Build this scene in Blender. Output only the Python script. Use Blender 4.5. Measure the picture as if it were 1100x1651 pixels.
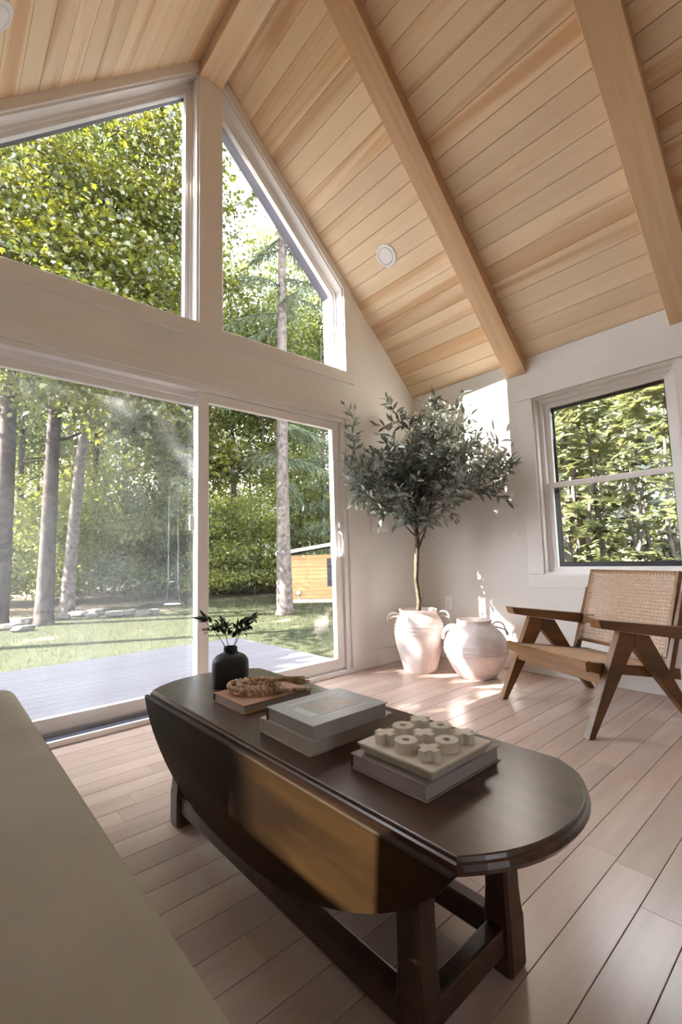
import bpy, bmesh, math, random
import numpy as np
from mathutils import Vector, Matrix

for o in list(bpy.data.objects): bpy.data.objects.remove(o)
sc = bpy.context.scene
COL = sc.collection
rnd = random.Random(7)
rng = np.random.default_rng(7)
PI = math.pi

# ------------------------------------------------------------------ camera
cam_d = bpy.data.cameras.new('camera'); cam = bpy.data.objects.new('camera', cam_d); COL.objects.link(cam)
YAW, PITCH, ROLL = 0.7255, 0.0995, -0.0277
_f = Vector((math.sin(YAW)*math.cos(PITCH), math.cos(YAW)*math.cos(PITCH), math.sin(PITCH)))
_r = Vector((math.cos(YAW), -math.sin(YAW), 0)); _u = _r.cross(_f)
_r2 = math.cos(ROLL)*_r + math.sin(ROLL)*_u; _u2 = -math.sin(ROLL)*_r + math.cos(ROLL)*_u
CAMLOC = Vector((-3.4004, -2.7387, 0.891))
cam.matrix_world = Matrix(((_r2.x, _u2.x, -_f.x, CAMLOC.x), (_r2.y, _u2.y, -_f.y, CAMLOC.y), (_r2.z, _u2.z, -_f.z, CAMLOC.z), (0, 0, 0, 1)))
cam_d.sensor_fit = 'VERTICAL'; cam_d.sensor_height = 36.0; cam_d.sensor_width = 24.0
cam_d.lens = 741.2/1651*36.0
cam_d.clip_start = 0.02; cam_d.clip_end = 300
sc.camera = cam

# ------------------------------------------------------------------ sky, sun, exposure
SUN_AZ, SUN_EL = math.radians(31), math.radians(39)      # light travels towards +x and -y, down
w = bpy.data.worlds.new('sky'); sc.world = w; w.use_nodes = True
nt = w.node_tree; nt.nodes.clear()
out = nt.nodes.new('ShaderNodeOutputWorld'); bg = nt.nodes.new('ShaderNodeBackground')
bg.inputs['Color'].default_value = (0.86, 0.92, 1.0, 1); bg.inputs['Strength'].default_value = 2.6
nt.links.new(bg.outputs[0], out.inputs[0])
sun_d = bpy.data.lights.new('sun', 'SUN'); sun = bpy.data.objects.new('sun', sun_d); COL.objects.link(sun)
sun_dir = Vector((math.cos(SUN_AZ)*math.cos(SUN_EL), -math.sin(SUN_AZ)*math.cos(SUN_EL), -math.sin(SUN_EL)))
sun.rotation_euler = sun_dir.to_track_quat('-Z', 'Y').to_euler()
sun_d.energy = 18.0; sun_d.angle = math.radians(0.45); sun_d.color = (1.0, 0.94, 0.86)
sc.view_settings.view_transform = 'Standard'; sc.view_settings.look = 'None'
sc.view_settings.gamma = 1.0; sc.view_settings.use_curve_mapping = False
sc.view_settings.exposure = 2.5
cy = sc.cycles
cy.use_denoising = True
cy.max_bounces = 10; cy.diffuse_bounces = 6; cy.glossy_bounces = 4; cy.transmission_bounces = 6; cy.transparent_max_bounces = 16
cy.caustics_reflective = False; cy.caustics_refractive = False
cy.sample_clamp_indirect = 8.0

# ------------------------------------------------------------------ materials
MATS = {}
def newmat(name):
    m = bpy.data.materials.new(name); m.use_nodes = True; MATS[name] = m
    nt = m.node_tree; nt.nodes.clear()
    o = nt.nodes.new('ShaderNodeOutputMaterial'); b = nt.nodes.new('ShaderNodeBsdfPrincipled')
    nt.links.new(b.outputs[0], o.inputs[0])
    return m, nt, b, o
def N(nt, t, **kw):
    n = nt.nodes.new(t)
    for k, v in kw.items():
        if k.startswith('i_'): n.inputs[k[2:].replace('_', ' ')].default_value = v
        else: setattr(n, k, v)
    return n
def col(c): return (c[0], c[1], c[2], 1.0)
def coords(nt, scale, rand=True):
    tc = N(nt, 'ShaderNodeTexCoord'); oi = N(nt, 'ShaderNodeObjectInfo')
    mul = N(nt, 'ShaderNodeMath', operation='MULTIPLY'); mul.inputs[1].default_value = 41.0 if rand else 0.0
    nt.links.new(oi.outputs['Random'], mul.inputs[0])
    add = N(nt, 'ShaderNodeVectorMath', operation='ADD')
    nt.links.new(tc.outputs['Object'], add.inputs[0]); nt.links.new(mul.outputs[0], add.inputs[1])
    mp = N(nt, 'ShaderNodeMapping'); mp.inputs['Scale'].default_value = scale
    nt.links.new(add.outputs[0], mp.inputs[0])
    return mp.outputs[0], oi
def ramp(nt, fac, stops):
    r = N(nt, 'ShaderNodeValToRGB'); el = r.color_ramp.elements
    while len(el) < len(stops): el.new(0.5)
    for e, (p, c) in zip(el, stops): e.position = p; e.color = col(c)
    nt.links.new(fac, r.inputs[0]); return r.outputs[0]
def mix(nt, fac, a, b, mode='MIX'):
    m = N(nt, 'ShaderNodeMix', data_type='RGBA', blend_type=mode)
    for i, v in ((0, fac), (6, a), (7, b)):
        if isinstance(v, (int, float)): m.inputs[i].default_value = v
        elif isinstance(v, tuple): m.inputs[i].default_value = col(v)
        else: nt.links.new(v, m.inputs[i])
    return m.outputs[2]
def bump(nt, b, h, strength, dist=0.002):
    n = N(nt, 'ShaderNodeBump'); n.inputs['Strength'].default_value = strength; n.inputs['Distance'].default_value = dist
    nt.links.new(h, n.inputs['Height']); nt.links.new(n.outputs[0], b.inputs['Normal'])
def wood(name, light, dark, heart, scale, rough=0.45, var=0.25, streak=0.55, streakscale=0.12, bumpk=0.15, spec=0.5, heart_lo=.52, heart_hi=.62, sat=1.0):
    """scale: small along the grain axis"""
    m, nt, b, o = newmat(name)
    v, oi = coords(nt, scale)
    n1 = N(nt, 'ShaderNodeTexNoise'); n1.inputs['Scale'].default_value = 1.0; n1.inputs['Detail'].default_value = 7; n1.inputs['Roughness'].default_value = .62; n1.inputs['Distortion'].default_value = .6
    nt.links.new(v, n1.inputs['Vector'])
    c = ramp(nt, n1.outputs['Fac'], [(0.32, dark), (0.66, light)])
    sc2 = tuple(s*streakscale for s in scale)
    v2, _ = coords(nt, sc2)
    n2 = N(nt, 'ShaderNodeTexNoise'); n2.inputs['Scale'].default_value = 1.0; n2.inputs['Detail'].default_value = 4; n2.inputs['Distortion'].default_value = 1.2
    nt.links.new(v2, n2.inputs['Vector'])
    f = ramp(nt, n2.outputs['Fac'], [(heart_lo, (0, 0, 0)), (heart_hi, (streak,)*3)])
    sep = N(nt, 'ShaderNodeSeparateColor'); nt.links.new(f, sep.inputs[0])
    c = mix(nt, sep.outputs[0], c, heart)
    hsv = N(nt, 'ShaderNodeHueSaturation'); mr = N(nt, 'ShaderNodeMapRange'); mr.inputs[3].default_value = 1-var; mr.inputs[4].default_value = 1+var*.6
    nt.links.new(oi.outputs['Random'], mr.inputs[0]); nt.links.new(mr.outputs[0], hsv.inputs['Value']); nt.links.new(c, hsv.inputs['Color'])
    hsv.inputs['Saturation'].default_value = sat
    nt.links.new(hsv.outputs[0], b.inputs['Base Color'])
    b.inputs['Roughness'].default_value = rough; b.inputs['Specular IOR Level'].default_value = spec
    bump(nt, b, n1.outputs['Fac'], bumpk)
    return m
def plain(name, c, rough=0.6, noise=0.06, nscale=8.0, bumpk=0.05, spec=0.4, metallic=0, bscale=None):
    m, nt, b, o = newmat(name)
    v, oi = coords(nt, (nscale,)*3)
    n1 = N(nt, 'ShaderNodeTexNoise'); n1.inputs['Scale'].default_value = 1.0; n1.inputs['Detail'].default_value = 5
    nt.links.new(v, n1.inputs['Vector'])
    lo = tuple(max(0, x*(1-noise*2)) for x in c); hi = tuple(min(1, x*(1+noise)) for x in c)
    nt.links.new(ramp(nt, n1.outputs['Fac'], [(.3, lo), (.7, hi)]), b.inputs['Base Color'])
    b.inputs['Roughness'].default_value = rough; b.inputs['Specular IOR Level'].default_value = spec; b.inputs['Metallic'].default_value = metallic
    h = n1.outputs['Fac']
    if bscale:
        n2 = N(nt, 'ShaderNodeTexNoise'); n2.inputs['Scale'].default_value = bscale; n2.inputs['Detail'].default_value = 3; nt.links.new(v, n2.inputs['Vector']); h = n2.outputs['Fac']
    bump(nt, b, h, bumpk)
    return m
def leafmat(name, light, dark, trans=0.45, rough=0.5, spec=0.35, nscale=3.0, var=.25):
    m, nt, b, o = newmat(name)
    v, oi = coords(nt, (nscale,)*3)
    n1 = N(nt, 'ShaderNodeTexNoise'); n1.inputs['Scale'].default_value = 1.0; n1.inputs['Detail'].default_value = 6; n1.inputs['Roughness'].default_value = .7
    nt.links.new(v, n1.inputs['Vector'])
    c = ramp(nt, n1.outputs['Fac'], [(.36, dark), (.64, light)])
    hsv = N(nt, 'ShaderNodeHueSaturation'); mr = N(nt, 'ShaderNodeMapRange'); mr.inputs[3].default_value = 1-var; mr.inputs[4].default_value = 1+var
    nt.links.new(oi.outputs['Random'], mr.inputs[0]); nt.links.new(mr.outputs[0], hsv.inputs['Value']); nt.links.new(c, hsv.inputs['Color'])
    nt.links.new(hsv.outputs[0], b.inputs['Base Color'])
    b.inputs['Roughness'].default_value = rough; b.inputs['Specular IOR Level'].default_value = spec
    t = N(nt, 'ShaderNodeBsdfTranslucent')
    tcol = N(nt, 'ShaderNodeHueSaturation'); tcol.inputs['Saturation'].default_value = 1.15; tcol.inputs['Value'].default_value = 1.5; tcol.inputs['Hue'].default_value = 0.485
    nt.links.new(hsv.outputs[0], tcol.inputs['Color']); nt.links.new(tcol.outputs[0], t.inputs['Color'])
    mx = N(nt, 'ShaderNodeMixShader'); mx.inputs[0].default_value = trans
    nt.links.new(b.outputs[0], mx.inputs[1]); nt.links.new(t.outputs[0], mx.inputs[2]); nt.links.new(mx.outputs[0], o.inputs[0])
    return m
def glassmat(name, haze=0.0, tint=(1, 1, 1)):
    m = bpy.data.materials.new(name); m.use_nodes = True; MATS[name] = m
    nt = m.node_tree; nt.nodes.clear(); o = N(nt, 'ShaderNodeOutputMaterial')
    t = N(nt, 'ShaderNodeBsdfTransparent'); t.inputs[0].default_value = col(tint)
    g = N(nt, 'ShaderNodeBsdfGlossy'); g.inputs['Roughness'].default_value = 0.0
    fr = N(nt, 'ShaderNodeLayerWeight'); fr.inputs['Blend'].default_value = .5     # Schlick: same from both sides of the pane
    pw = N(nt, 'ShaderNodeMath', operation='POWER'); pw.inputs[1].default_value = 5.0; nt.links.new(fr.outputs['Facing'], pw.inputs[0])
    ma = N(nt, 'ShaderNodeMath', operation='MULTIPLY_ADD'); ma.inputs[1].default_value = .96; ma.inputs[2].default_value = .035; nt.links.new(pw.outputs[0], ma.inputs[0])
    mx = N(nt, 'ShaderNodeMixShader'); nt.links.new(ma.outputs[0], mx.inputs[0]); nt.links.new(t.outputs[0], mx.inputs[1]); nt.links.new(g.outputs[0], mx.inputs[2])
    last = mx.outputs[0]
    if haze > 0:                                   # patchy pale film: dust plus painted-in reflection haze on the pane
        tc = N(nt, 'ShaderNodeTexCoord'); mp = N(nt, 'ShaderNodeMapping'); mp.inputs['Scale'].default_value = (1.2, 1.2, 0.9)
        nt.links.new(tc.outputs['Object'], mp.inputs[0])
        n1 = N(nt, 'ShaderNodeTexNoise'); n1.inputs['Scale'].default_value = 1.6; n1.inputs['Detail'].default_value = 5; n1.inputs['Distortion'].default_value = 1.0
        nt.links.new(mp.outputs[0], n1.inputs['Vector'])
        mr = N(nt, 'ShaderNodeMapRange'); mr.inputs[1].default_value = .38; mr.inputs[2].default_value = .66; mr.inputs[3].default_value = haze*.35; mr.inputs[4].default_value = haze
        nt.links.new(n1.outputs['Fac'], mr.inputs[0])
        d = N(nt, 'ShaderNodeBsdfTranslucent'); d.inputs[0].default_value = (.9, .92, .95, 1)
        m2 = N(nt, 'ShaderNodeMixShader'); nt.links.new(mr.outputs[0], m2.inputs[0]); nt.links.new(last, m2.inputs[1]); nt.links.new(d.outputs[0], m2.inputs[2]); last = m2.outputs[0]
    nt.links.new(last, o.inputs[0]); return m

M = {}
M['wall'] = plain('wall_paint', (.80, .775, .74), .75, .02, 3, .03)
M['trim'] = plain('trim_paint', (.80, .765, .74), .42, .02, 3, .02)
M['vinyl'] = plain('white_vinyl', (.84, .81, .80), .3, .02, 3, .02)
M['extdark'] = plain('dark_exterior_paint', (.075, .07, .10), .5, .1, 6)
M['black'] = plain('black_metal', (.015, .015, .02), .4, .1, 10)
M['ceil'] = wood('ceiling_hickory', (.86, .69, .50), (.79, .61, .42), (.60, .36, .19), (17, .9, 17), .5, .10, .75, .22, .04, .35, sat=1.06)
M['beam'] = wood('beam_wood', (.70, .475, .29), (.60, .385, .22), (.46, .25, .12), (1.6, 30, 30), .5, .06, .35, .1, .12, .35)
M['ridge'] = wood('ridge_beam_wood', (.84, .65, .45), (.74, .54, .35), (.60, .38, .21), (24, 1.6, 24), .5, .05, .4, .1, .12, .35)
M['dark_gap'] = plain('dark_groove', (.16, .085, .04), .9)
M['floor'] = wood('floor_maple', (.525, .395, .335), (.46, .338, .282), (.38, .262, .212), (1.4, 18, 18), .25, .13, .4, .16, .03, .5)
M['floorgap'] = plain('floor_joint', (.16, .10, .075), .9)
M['tabletop'] = wood('dark_oak_top', (.085, .038, .022), (.03, .012, .007), (.012, .005, .003), (26, 1.5, 26), .28, .05, .6, .2, .2, .4)
M['tableleg'] = wood('dark_oak_frame', (.075, .032, .014), (.03, .012, .006), (.012, .006, .004), (30, 30, 2.5), .36, .08, .5, .3, .25, .5)
M['leaf_oak'] = wood('dark_oak_leaf', (.050, .026, .008), (.026, .012, .004), (.012, .006, .003), (14, 2.2, 14), .55, .02, .7, .35, .2, .14)
M['chairwood'] = wood('teak', (.185, .076, .015), (.11, .042, .009), (.06, .023, .006), (26, 2.0, 26), .36, .12, .5, .25, .12, .5)
M['chairwood_x'] = wood('teak_cross', (.235, .10, .023), (.145, .058, .013), (.08, .032, .008), (2.0, 26, 26), .36, .12, .5, .25, .12, .5)
M['cane'] = plain('rattan_cane', (.62, .42, .27), .5, .15, 40, .1)
M['clay'] = plain('whitewashed_clay', (.73, .635, .61), .8, .10, 9, .25, .2, bscale=6)
M['rope'] = plain('cotton_rope', (.66, .56, .47), .9, .15, 120, .5)
M['soil'] = plain('soil', (.045, .03, .02), .95, .3, 40, .6)
M['olive_bark'] = plain('olive_bark', (.075, .055, .034), .85, .3, 30, .6)
M['olive'] = leafmat('olive_leaf', (.34, .37, .31), (.075, .10, .08), .22, .30, .8, 28, .5)
M['sofa'] = plain('sofa_linen', (.355, .318, .262), .95, .05, 5, .35, .1, bscale=90)
M['sofa2'] = plain('sofa_leg', (.12, .06, .03), .5)
M['vase'] = plain('matte_black_ceramic', (.010, .010, .011), .55, .1, 20, .05, .35)
M['sprig'] = leafmat('sprig_leaf', (.06, .075, .035), (.018, .025, .012), .15, .45, .4, 20, .35)
M['bead'] = wood('bead_wood', (.62, .455, .315), (.52, .365, .24), (.42, .27, .165), (60, 60, 60), .55, .2, .3, .3, .05, .3)
M['raffia'] = plain('raffia', (.36, .23, .12), .9, .25, 60, .4)
M['pages'] = plain('book_pages', (.42, .385, .365), .85, .08, 6, .15)
M['pages_cream'] = plain('cream_pages', (.50, .45, .39), .85, .06, 6, .15)
M['cov_orange'] = plain('tan_cover', (.42, .225, .13), .5, .1, 12)
M['cov_dark'] = plain('dark_cover', (.06, .045, .04), .55)
M['cov_grey'] = plain('grey_cover', (.44, .455, .47), .35, .04, 10)
M['cov_cream'] = plain('cream_cover', (.46, .41, .36), .6, .05, 10)
M['cov_mauve'] = plain('mauve_cover', (.27, .235, .22), .5, .05, 10)
M['print_light'] = plain('print_light', (.60, .62, .64), .4, .05, 60)
M['stone'] = plain('ivory_stone', (.68, .63, .56), .5, .05, 30, .05)
M['plate'] = plain('white_plate', (.92, .915, .91), .35, .01)
M['light'] = plain('light_trim_white', (.83, .80, .83), .45, .02)
# picture printed on the grey book cover
for k_ in ('tabletop',):
    pb = [n for n in M[k_].node_tree.nodes if n.type == 'BSDF_PRINCIPLED'][0]; pb.inputs['Coat Weight'].default_value = .45; pb.inputs['Coat Roughness'].default_value = .27
m, nt, b, o = newmat('cover_photo'); v, oi = coords(nt, (38, 38, 38), False)
n1 = N(nt, 'ShaderNodeTexNoise'); n1.inputs['Scale'].default_value = 1; n1.inputs['Detail'].default_value = 3; nt.links.new(v, n1.inputs['Vector'])
nt.links.new(ramp(nt, n1.outputs['Fac'], [(.3, (.22, .23, .26)), (.5, (.42, .40, .40)), (.58, (.44, .30, .24)), (.75, (.5, .5, .52))]), b.inputs['Base Color']); b.inputs['Roughness'].default_value = .35
M['photo'] = m
M['glass'] = glassmat('clear_glass')
M['haze'] = glassmat('dusty_hazy_glass', .036)
M['tint'] = glassmat('sun_dimming_glass', 0, (.38, .38, .38))  # darkened pane added to dim the sun patch on the table leaf
M['deck'] = wood('painted_deck', (.085, .079, .091), (.074, .069, .079), (.056, .052, .06), (1.2, 26, 26), .6, .07, .35, .2, .15, .4)
M['bark'] = plain('grey_bark', (.055, .043, .039), .95, .35, 7, 1.0, .1, bscale=4)
M['bark_light'] = plain('pale_bark', (.115, .095, .085), .95, .3, 9, 1.0, .1, bscale=4)
M['bark_dark'] = plain('dark_bark', (.075, .065, .055), .95, .3, 7, 1.0, .1, bscale=4)
M['maple'] = leafmat('maple_leaf', (.135, .14, .024), (.02, .03, .011), .33, .30, .8, 1.5, .15)  # yellow and dark tones stand in for sunlit and shaded leaves
M['green'] = leafmat('forest_leaf', (.125, .148, .045), (.048, .066, .024), .45, .45, .4, .5, .35)
M['sapling'] = leafmat('sapling_leaf', (.165, .18, .05), (.066, .083, .028), .5, .45, .4, .6, .4)  # brighter than the forest leaf to put a backlit look into the colour
M['spruce'] = leafmat('spruce_needle', (.13, .155, .09), (.06, .08, .05), .25, .6, .2, .8, .2)
M['rhodo'] = leafmat('rhododendron_leaf', (.15, .158, .068), (.045, .058, .028), .28, .28, .8, 1.6, .5)
M['redleaf'] = leafmat('russet_leaf', (.40, .25, .17), (.28, .16, .11), .4, .5, .3, 4, .3)
M['fern'] = leafmat('fern_frond', (.12, .19, .09), (.05, .09, .045), .35, .5, .3, 2, .25)
M['rock'] = plain('field_stone', (.085, .077, .068), .95, .25, 5, .8, .2, bscale=3)
M['cedar'] = wood('cedar_siding', (.46, .27, .125), (.37, .195, .083), (.30, .15, .064), (1.2, 14, 14), .6, .22, .4, .2, .1, .3)
M['fascia'] = plain('shed_fascia', (.42, .33, .27), .7)
M['roofing'] = plain('shed_roofing', (.06, .06, .06), .9)
M['meter'] = plain('meter_grey', (.38, .38, .39), .5)
M['strap'] = plain('swing_chain', (.05, .05, .05), .6)
M['swingseat'] = plain('swing_seat', (.14, .15, .155), .6)
# lawn
m, nt, b, o = newmat('lawn'); tc = N(nt, 'ShaderNodeTexCoord')
n1 = N(nt, 'ShaderNodeTexNoise'); n1.inputs['Scale'].default_value = .45; n1.inputs['Detail'].default_value = 8; n1.inputs['Roughness'].default_value = .68
n2 = N(nt, 'ShaderNodeTexNoise'); n2.inputs['Scale'].default_value = 9; n2.inputs['Detail'].default_value = 6; n2.inputs['Roughness'].default_value = .75
nt.links.new(tc.outputs['Object'], n1.inputs['Vector']); nt.links.new(tc.outputs['Object'], n2.inputs['Vector'])
g = ramp(nt, n2.outputs['Fac'], [(.30, (.012, .015, .007)), (.52, (.026, .029, .014)), (.74, (.048, .049, .026))])
dl = ramp(nt, n2.outputs['Fac'], [(.3, (.13, .10, .07)), (.7, (.27, .21, .15))])
sep = N(nt, 'ShaderNodeSeparateXYZ'); nt.links.new(tc.outputs['Object'], sep.inputs[0])
far = N(nt, 'ShaderNodeMapRange'); far.inputs[1].default_value = 12; far.inputs[2].default_value = 20; far.inputs[3].default_value = .0; far.inputs[4].default_value = .55
nt.links.new(sep.outputs[1], far.inputs[0])
am = N(nt, 'ShaderNodeMath', operation='ADD'); nt.links.new(n1.outputs['Fac'], am.inputs[0]); nt.links.new(far.outputs[0], am.inputs[1])
ff = ramp(nt, am.outputs[0], [(.58, (0, 0, 0)), (.72, (.8, .8, .8))]); sp = N(nt, 'ShaderNodeSeparateColor'); nt.links.new(ff, sp.inputs[0])
nt.links.new(mix(nt, sp.outputs[0], g, dl), b.inputs['Base Color']); b.inputs['Roughness'].default_value = .95; b.inputs['Specular IOR Level'].default_value = .1
bump(nt, b, n2.outputs['Fac'], .8, .05); M['lawn'] = m

# ------------------------------------------------------------------ helpers
def meta(o, label=None, cat=None, group=None, kind=None):
    if label: o['label'] = label
    if cat: o['category'] = cat
    if group: o['group'] = group
    if kind: o['kind'] = kind
    return o
def link(o, parent=None):
    COL.objects.link(o)
    if parent is not None: o.parent = parent
    return o
def empty(name, loc=(0, 0, 0), rz=0.0, mat=None):
    o = bpy.data.objects.new(name, None); o.empty_display_size = .05
    if mat is not None: o.matrix_world = mat
    else: o.location = loc; o.rotation_euler = (0, 0, rz)
    return link(o)
def obj(name, me, mat, parent=None, matrix=None, smooth=False):
    o = bpy.data.objects.new(name, me)
    if mat is not None and not me.materials: me.materials.append(mat)
    if matrix is not None: o.matrix_local = matrix
    if smooth:
        me.polygons.foreach_set('use_smooth', [True]*len(me.polygons))
    return link(o, parent)
def bm_mesh(bm, name='m'):
    bmesh.ops.recalc_face_normals(bm, faces=bm.faces[:])
    me = bpy.data.meshes.new(name); bm.to_mesh(me); bm.free(); return me
def bm_box(bm, x0, x1, y0, y1, z0, z1, bev=0.0, seg=1):
    r = bmesh.ops.create_cube(bm, size=1.0)
    vs = r['verts']
    for v in vs:
        v.co.x = x0 if v.co.x < 0 else x1; v.co.y = y0 if v.co.y < 0 else y1; v.co.z = z0 if v.co.z < 0 else z1
    if bev > 0:
        es = list({e for v in vs for e in v.link_edges})
        bmesh.ops.bevel(bm, geom=es, offset=bev, segments=seg, affect='EDGES', profile=.5)
def box(name, x0, x1, y0, y1, z0, z1, mat, parent=None, bev=0.002, seg=1, center=True, smooth=False):
    """axis box; origin at its middle so that grain differs piece by piece"""
    c = Vector(((x0+x1)/2, (y0+y1)/2, (z0+z1)/2)) if center else Vector((0, 0, 0))
    bm = bmesh.new(); bm_box(bm, min(x0, x1)-c.x, max(x0, x1)-c.x, min(y0, y1)-c.y, max(y0, y1)-c.y, min(z0, z1)-c.z, max(z0, z1)-c.z, bev, seg)
    o = obj(name, bm_mesh(bm, name), mat, parent, Matrix.Translation(c), smooth); return o
def bm_prism(bm, poly, a0, a1, axis='y', bev=0.0):
    """poly: list of 2D points; axis y -> (x,z); axis x -> (y,z); axis z -> (x,y)"""
    def P(p, a):
        return {'y': (p[0], a, p[1]), 'x': (a, p[0], p[1]), 'z': (p[0], p[1], a)}[axis]
    A = [bm.verts.new(P(p, a0)) for p in poly]; B = [bm.verts.new(P(p, a1)) for p in poly]
    n = len(poly)
    fs = [bm.faces.new(A), bm.faces.new(B[::-1])]
    for i in range(n): fs.append(bm.faces.new((A[i], B[i], B[(i+1) % n], A[(i+1) % n])))
    if bev > 0:
        es = list({e for f in fs for e in f.edges})
        bmesh.ops.bevel(bm, geom=es, offset=bev, segments=1, affect='EDGES')
def prism(name, poly, a0, a1, axis, mat, parent=None, bev=0.0, smooth=False):
    bm = bmesh.new(); bm_prism(bm, poly, a0, a1, axis, bev)
    return obj(name, bm_mesh(bm, name), mat, parent, None, smooth)
def bm_tube(bm, pts, radii, seg=8, cap=True):
    pts = [Vector(p) for p in pts]; rings = []
    up = Vector((0.13, 0.27, 0.95))
    for i, p in enumerate(pts):
        t = (pts[min(i+1, len(pts)-1)]-pts[max(i-1, 0)])
        if t.length < 1e-9: t = Vector((0, 0, 1))
        t.normalize()
        a = t.cross(up)
        if a.length < .05: a = t.cross(Vector((1, 0, 0)))
        a.normalize(); b = t.cross(a); r = radii[i] if hasattr(radii, '__len__') else radii
        rings.append([bm.verts.new(p + a*math.cos(2*PI*k/seg)*r + b*math.sin(2*PI*k/seg)*r) for k in range(seg)])
    for i in range(len(rings)-1):
        for k in range(seg):
            bm.faces.new((rings[i][k], rings[i][(k+1) % seg], rings[i+1][(k+1) % seg], rings[i+1][k]))
    if cap:
        bm.faces.new(rings[0]); bm.faces.new(rings[-1][::-1])
def tube(name, pts, radii, mat, parent=None, seg=8, smooth=True, closed=False):
    bm = bmesh.new(); bm_tube(bm, pts, radii, seg); return obj(name, bm_mesh(bm, name), mat, parent, None, smooth)
def lathe_mesh(prof, seg=48, name='lathe', closed_bottom=True):
    bm = bmesh.new(); rings = []
    for r, z in prof: rings.append([bm.verts.new((r*math.cos(2*PI*k/seg), r*math.sin(2*PI*k/seg), z)) for k in range(seg)])
    for i in range(len(rings)-1):
        for k in range(seg): bm.faces.new((rings[i][k], rings[i][(k+1) % seg], rings[i+1][(k+1) % seg], rings[i+1][k]))
    if closed_bottom: bm.faces.new(rings[0][::-1])
    bm.faces.new(rings[-1])
    return bm_mesh(bm, name)
def smooth_profile(pts, n=6):
    """Catmull-Rom through (r,z) points"""
    out = []; P = [pts[0]]+list(pts)+[pts[-1]]
    for i in range(1, len(P)-2):
        for k in range(n):
            t = k/n; a, b, c, d = P[i-1], P[i], P[i+1], P[i+2]
            out.append(tuple(.5*((2*b[j])+(-a[j]+c[j])*t+(2*a[j]-5*b[j]+4*c[j]-d[j])*t*t+(-a[j]+3*b[j]-3*c[j]+d[j])*t**3) for j in (0, 1)))
    out.append(pts[-1]); return out
def fast_mesh(name, verts, faces_list):
    """verts (n,3); faces_list: list of int arrays (m,k)"""
    me = bpy.data.meshes.new(name); me.vertices.add(len(verts)); me.vertices.foreach_set('co', np.asarray(verts, np.float32).ravel())
    loops = np.concatenate([f.ravel() for f in faces_list]); sizes = np.concatenate([np.full(len(f), f.shape[1]) for f in faces_list])
    starts = np.concatenate([[0], np.cumsum(sizes)[:-1]])
    me.loops.add(len(loops)); me.loops.foreach_set('vertex_index', loops.astype(np.int32))
    me.polygons.add(len(sizes)); me.polygons.foreach_set('loop_start', starts.astype(np.int32))
    me.update(calc_edges=True); me.validate(); return me
# leaf templates: vertices (x across, y along, z up), faces
LEAF = {
 'diamond': (np.array([(0, 0, 0), (.32, .5, .10), (0, 1, -.05), (-.32, .5, .10)], float), [(0, 1, 2), (0, 2, 3)]),
 'maple': (np.array([(0, 0, 0), (.22, .12, .03), (.50, .22, .05), (.34, .42, .05), (.44, .70, .02), (.16, .62, .04), (0, 1, -.06), (-.16, .62, .04), (-.44, .70, .02), (-.34, .42, .05), (-.50, .22, .05), (-.22, .12, .03)], float),
           [(0, 1, 2, 3, 4, 5, 6), (0, 6, 7, 8, 9, 10, 11)]),
 'long': (np.array([(0, 0, 0), (.10, .25, .02), (.125, .55, .01), (0, 1, -.12), (-.125, .55, .01), (-.10, .25, .02), (0, .5, -.035)], float),
          [(0, 1, 6), (1, 2, 6), (2, 3, 6), (3, 4, 6), (4, 5, 6), (5, 0, 6)]),
 'strip': (np.array([(-.03, 0, 0), (.03, 0, 0), (.022, .6, -.12), (-.022, .6, -.12), (0, 1, -.36)], float), [(0, 1, 2, 3), (3, 2, 4)]),
}
def leaves_mesh(name, kind, pos, dirs, norms, sizes):
    """vectorised: many leaves in one mesh"""
    T, F = LEAF[kind]; n = len(pos); k = len(T)
    d = dirs/np.linalg.norm(dirs, axis=1, keepdims=True)
    nn = norms - d*np.sum(norms*d, axis=1, keepdims=True); nn /= (np.linalg.norm(nn, axis=1, keepdims=True)+1e-9)
    s = np.cross(d, nn)
    V = (pos[:, None, :] + sizes[:, None, None]*(T[None, :, 0:1]*s[:, None, :] + T[None, :, 1:2]*d[:, None, :] + T[None, :, 2:3]*nn[:, None, :])).reshape(-1, 3)
    base = (np.arange(n)*k)[:, None]; groups = {}
    for f in F: groups.setdefault(len(f), []).append(base+np.array(f)[None, :])
    return fast_mesh(name, V, [np.concatenate(g) for g in groups.values()])
def rand_dirs(n, g):
    v = g.normal(size=(n, 3)); return v/np.linalg.norm(v, axis=1, keepdims=True)
def crown_mesh(name, blobs, n_leaves, size, kind='diamond', cluster=28, cl_r=.45, g=None, droop=.35, flat=.8):
    """leaves gathered in clusters that fill ellipsoid blobs [(cx,cy,cz,rx,ry,rz,weight)]"""
    g = g or rng
    wts = np.array([b[6] for b in blobs]); wts = wts/wts.sum(); nc = max(1, n_leaves//cluster)
    idx = g.choice(len(blobs), nc, p=wts); B = np.array([b[:6] for b in blobs])[idx]
    r = g.random(nc)**.5
    C = B[:, :3] + rand_dirs(nc, g)*B[:, 3:6]*r[:, None]
    C = np.repeat(C, cluster, axis=0); n = len(C)
    P = C + g.normal(size=(n, 3))*np.array([cl_r, cl_r, cl_r*.38])
    d = rand_dirs(n, g); d[:, 2] -= droop
    nm = rand_dirs(n, g)*(1-flat*.5); nm[:, 2] += flat
    return leaves_mesh(name, kind, P, d, nm, size*g.uniform(.6, 1.3, n))
def copy_tree(root):
    r = root.copy(); COL.objects.link(r)
    for ch in root.children:
        c = ch.copy(); COL.objects.link(c); c.parent = r
        for gch in ch.children:
            d = gch.copy(); COL.objects.link(d); d.parent = c
    return r

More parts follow.
